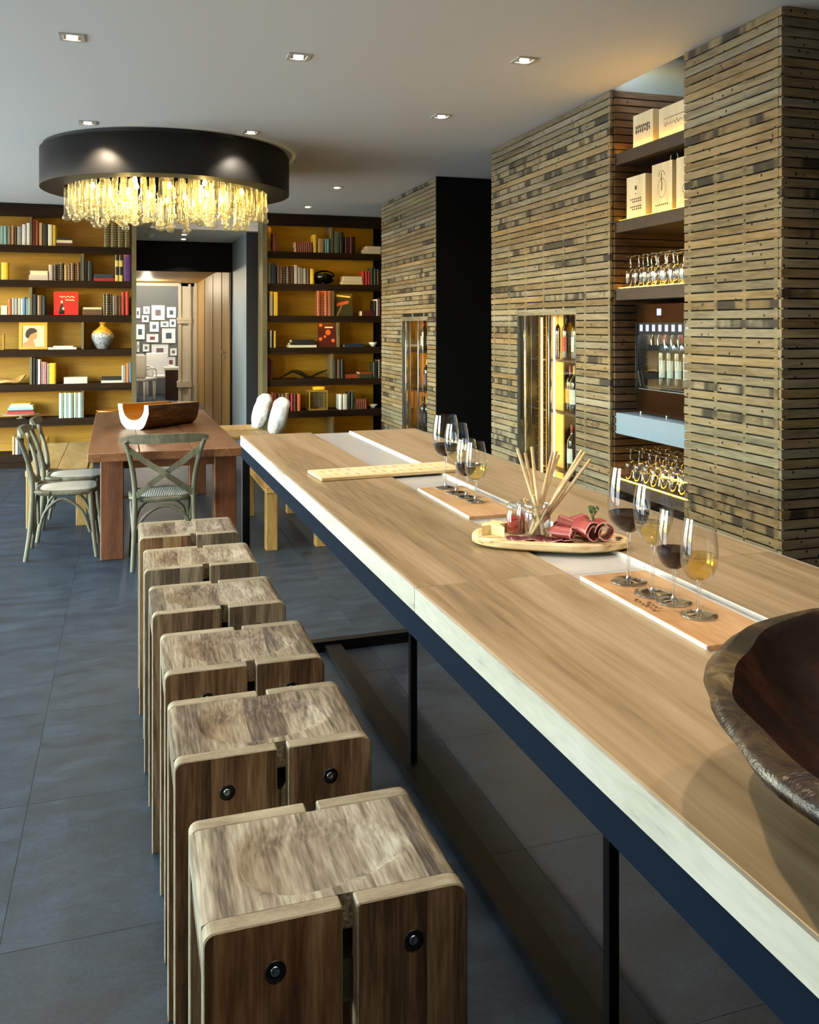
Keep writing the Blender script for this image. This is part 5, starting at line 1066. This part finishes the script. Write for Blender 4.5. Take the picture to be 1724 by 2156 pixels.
M['salami'] = plain('dark_salami', '5a1c1e', .45, noise=.5, nscale=90); M['ham'] = plain('cured_ham', 'a84844', .4, noise=.55, nscale=55, coat=.15); M['ham_fat'] = plain('ham_fat', 'e0a8a0', .4)
rr = random.Random(6)
for k in range(11):
    o = thing('salami_slice', 'thin dark salami slice in the front row on the serving board', 'salami', onpl(-.085 + k * .0125, -.048 - .006 * math.sin(k), PZ + .001 + .0012 * (k % 3)), rr.uniform(0, 6), 'salami slices')
    MB().lathe([(.0155, 0), (.016, .0012), (.015, .0024), (.001, .0024)], 16, Matrix.Rotation(.22, 4, 'Y'), cap=True).build('meat', M['salami'], o); MB().lathe([(.016, .0002), (.0165, .0012), (.016, .0022)], 16, Matrix.Rotation(.22, 4, 'Y')).build('casing', M['ham_fat'], o)
def ham_roll(loc, rot, R0, L, lb, turns=1.35, tilt=0.0):
    o = thing('ham_roll', lb, 'cured ham', loc, rot, 'rolled cured ham'); m = MB(); nn = 30
    def fn(u, v):
        a = u * turns * 2 * PI; q = R0 * (1 - .5 * u) * (1 + .03 * math.sin(3 * a + 3 * v)); x = (v - .5) * L * (1 + .1 * math.sin(3 * a)); y = q * math.cos(a); z = q * math.sin(a) + R0 * 1.02 + tilt * (v - .5) * L
        return (x, y, z)
    m.grid(fn, nn, 6).build('meat', M['ham'], o); 
    MB().tube([Vector(fn(u / nn, 0)) for u in range(nn + 1)], .0014, 5, sub=1).build('fat_edge', M['ham_fat'], o)
for x, y, a, q, L, lb, tl in ((.03, -.035, 2.2, .017, .05, 'rolled slice of cured ham at the front, beside the breadstick jar', 0), (.055, .01, 2.6, .021, .07, 'long folded slice of cured ham behind the front roll', .25), (.085, -.028, 1.75, .026, .05, 'large pink ham roll in the middle of the serving board', .1), (.12, -.02, 1.35, .025, .05, 'darker red ham roll nearest the hanging hole', 0), (.05, .045, .3, .02, .08, 'folded ham slice at the back of the serving board', .1)):
    ham_roll(onpl(x, y), a, q, L, lb, tilt=tl)
o = thing('herb_sprig', 'small green herb sprig standing on the ham rolls', 'herb', onpl(.1, -.005, PZ + .05)); M['herb'] = plain('herb_green', '6f8a5a', .6)
for k in range(3): MB().tube([(0, 0, -.01), (.006 * (k - 1), .004, .012), (.014 * (k - 1), .004 * k, .026)], .0012, 5).build('stalk', M['herb'], o)
for k in range(8):
    a = k * 2.4; MB().lathe([(.0006, -.006), (.004, 0), (.0006, .007)], 8, Matrix.Translation((.012 * math.cos(a) * (.4 + k / 10), .008 * math.sin(a), .012 + .002 * k)) @ Matrix.Rotation(a, 4, 'Y') @ Matrix.Diagonal((1, .3, 1, 1))).build('leaf', M['herb'], o)
# big carved bowl
def bark_mat():
    m, nt, b = new_mat('dark_polished_root_wood'); L = nt.links; tc = N(nt, 'ShaderNodeTexCoord')
    n = N(nt, 'ShaderNodeTexNoise', Scale=14.0, Detail=7.0, Roughness=.65, Distortion=1.0); L.new(tc.outputs['Object'], n.inputs['Vector'])
    cr = ramp(nt, [(.34, '080402'), (.46, '221509'), (.56, '45331c'), (.66, '6a5a3e'), (.8, '8a8068')]); L.new(n.outputs[0], cr.inputs[0]); L.new(cr.outputs[0], b.inputs['Base Color'])
    b.inputs['Roughness'].default_value = .28; bp = N(nt, 'ShaderNodeBump', Strength=.7, Distance=.01); L.new(n.outputs[0], bp.inputs['Height']); L.new(bp.outputs[0], b.inputs['Normal']); return m
M['bark'] = bark_mat()
M['bowl_in'] = wood('dark_red_brown_bowl', [(.3, '0c0502'), (.5, '1e0d05'), (.7, '3c1e0c')], axis='Z', stretch=2, scale=12, rough=.35, rand=0, bump=.2)
bw = thing('carved_bowl', 'large dark carved root-wood bowl at the near end of the counter', 'bowl', (.836, .562, CT + .001))
RB = .337; n = 120
def wob(k, i): return 1 + .018 * math.sin(3 * 2 * PI * k / n + i * .4) + .012 * math.sin(7 * 2 * PI * k / n + i) + .006 * math.sin(17 * 2 * PI * k / n)
op = [(.10, .0), (.14, .004), (.2, .03), (.255, .075), (.295, .115), (RB, .138), (RB + .004, .148), (RB - .006, .157), (RB - .022, .158)]
ip = [(RB - .022, .158), (RB - .03, .15), (RB - .045, .125), (.225, .08), (.15, .045), (.07, .03), (.001, .027)]
MB().loft([[(q * wob(k, i) * math.cos(2 * PI * k / n), q * wob(k, i) * math.sin(2 * PI * k / n), z + (.004 * math.sin(5 * 2 * PI * k / n) if z > .1 else 0)) for k in range(n)] for i, (q, z) in enumerate(op)], cap1=False).build('outer_wall', M['bark'], bw)
MB().loft([[(q * wob(k, 8 if i == 0 else 8) * math.cos(2 * PI * k / n), q * wob(k, 8) * math.sin(2 * PI * k / n), z + (.004 * math.sin(5 * 2 * PI * k / n) if z > .1 else 0)) for k in range(n)] for i, (q, z) in enumerate(ip)], cap0=False).build('hollow', M['bowl_in'], bw)
sp_ = thing('wooden_ball', 'dark round wooden ball lying in the carved bowl', 'ball', (.93, .63, CT + .035)); MB().lathe([(.001, 0), (.03, .006), (.05, .028), (.055, .055), (.05, .082), (.03, .102), (.001, .11)], 24).build('body', M['bowl_in'], sp_); MB().lathe([(.004, .108), (.004, .116)], 8, cap=True).build('stub', M['bark'], sp_)
# log bowl on the dining table
lb_ = thing('log_bowl', 'split log bowl with pale rim and amber hollow on the dining table', 'bowl', (.285, 7.42, .751), .75)
M['log_bark'] = wood('dark_log_bark', [(.3, '2a160a'), (.5, '5c381a'), (.7, '9a6a38')], axis='X', stretch=5, scale=14, rough=.6, rand=0, bump=.6)
M['log_cut'] = plain('pale_cut_rim', 'e6dcc4', .6, noise=.06, nscale=30); M['log_in'] = plain('amber_hollow', 'c07a14', .4, noise=.3, nscale=10)
def logsec(x, inner):
    u = (x + .3) / .6; w_ = .165 * (1 - .22 * u); h_ = .195 - .02 * u; pts = []
    for k in range(15):
        a = PI * k / 14; yy = -math.cos(a); zz = max(0, (1.12 if not inner else 1.0) * (1 - abs(math.sin(a)) ** .8) - (.12 if not inner else 0))
        q = .72 if inner else 1.0
        pts.append((x, yy * w_ * q * (1 + (.03 * math.sin(11 * a + 4 * x) if not inner else 0)), zz * (h_ - (.07 if inner else 0)) + (.07 if inner else 0)))
    return pts
XS = [-.3 + .6 * k / 12 for k in range(13)]
def ruled(secs, name, mat, flip=False):
    m = MB(); vs = [p for s_ in secs for p in s_]; n_ = len(secs[0]); fs = []
    for i in range(len(secs) - 1):
        for j in range(n_ - 1):
            f_ = (i * n_ + j, i * n_ + j + 1, (i + 1) * n_ + j + 1, (i + 1) * n_ + j); fs.append(f_[::-1] if flip else f_)
    return m.add(vs, fs, True).build(name, mat, lb_)
outer = [logsec(x, False) for x in XS]; inner = [logsec(x, True) for x in XS[0:1] + XS[1:-2]]
outer = [[(x, y, z if not (i in (0,)) else z) for x, y, z in s_] for i, s_ in enumerate(outer)]
ruled(outer, 'bark', M['log_bark']); ruled(inner, 'hollow', M['log_in'], True)
m = MB(); a_, b_2 = outer[0], inner[0]; k_ = len(a_)
m.add(list(a_) + list(b_2), [(j, k_ + j, k_ + j + 1, j + 1) for j in range(k_ - 1)]); m.build('cut_end', M['log_cut'], lb_)
m = MB()
for e_ in (0, -1):
    oo = [s_[e_] for s_ in outer[:len(inner)]]; ii = [s_[e_] for s_ in inner]; q_ = len(oo)
    m.add(oo + ii, [(j, j + 1, q_ + j + 1, q_ + j) for j in range(q_ - 1)])
m.build('rim', M['bench_leg'], lb_)
ee = outer[-1]; cc = inner[-1]
MB().add(list(ee), [tuple(range(len(ee)))]).add(list(cc), [tuple(range(len(cc)))[::-1]]).build('closed_end', M['log_bark'], lb_)
# ---------------------------------------------------------------- far room seen through the doorway
M['pale_mat'] = plain('picture_mount', 'e8eef0', .7); PM = [plain('picture_print_' + c, c, .7) for c in ('5a6468', '3c4850', '8a8070', '6a5a60', '7a4a44')]
rr = random.Random(8)
for k, (x0, x1, z0, z1) in enumerate(PICTURES):
    o = thing('framed_picture', 'white-mounted picture, %s across and %s down on the far grey wall' % (nth(1 + sorted(PICTURES).index((x0, x1, z0, z1))), nth(1 + sorted(PICTURES, key=lambda p: -p[3]).index((x0, x1, z0, z1)))), 'picture', ((x0 + x1) / 2, 20.998, (z0 + z1) / 2), 0, 'pictures on the far grey wall'); w, h = (x1 - x0) / 2, (z1 - z0) / 2
    f = MB(); t = .012
    f.box(-w, w, -.02, 0, -h, -h + t).box(-w, w, -.02, 0, h - t, h).box(-w, -w + t, -.02, 0, -h + t, h - t).box(w - t, w, -.02, 0, -h + t, h - t).build('frame', M['white'], o)
    MB().box(-w + t, w - t, -.014, -.004, -h + t, h - t).build('mount', M['pale_mat'], o); MB().box(-w * .42, w * .42, -.0165, -.014, -h * .4, h * .4).build('print', rr.choice(PM), o)
def far_chair(x, y, rot, lb):
    c = thing('white_chair', lb, 'chair', (x, y, 0), rot, 'white chairs in the far room')
    MB().cbox(-.24, .24, -.24, .24, .4, .47, .02, 2).build('seat', M['white'], c); MB().cbox(-.24, .24, .19, .25, .47, .95, .02, 2).build('backrest', M['white'], c)
    for a in (-.21, .21):
        for b in (-.21, .21): MB().cbox(a - .02, a + .02, b - .02, b + .02, 0, .4, .004, 1).build('leg', M['white'], c)
    for a in (-.24, .24): MB().tube([(a, .2, .66), (a, -.05, .66), (a, -.2, .62), (a, -.21, .42)], .018, 6).build('arm', M['white'], c)
far_chair(.32, 19.2, 2.6, 'white upholstered chair at the left of the far room'); far_chair(.75, 20.2, .3, 'white upholstered chair before the picture wall')
o = thing('side_table', 'dark brown block table with white top in the far room', 'table', (1.02, 19.3, 0)); MB().cbox(-.2, .2, -.2, .2, 0, .62, .006, 1, smooth=False).build('base', plain('dark_brown_lacquer', '2c1a14', .4), o); MB().cbox(-.23, .23, -.23, .23, .62, .68, .006, 1, smooth=False).build('top', M['white'], o)
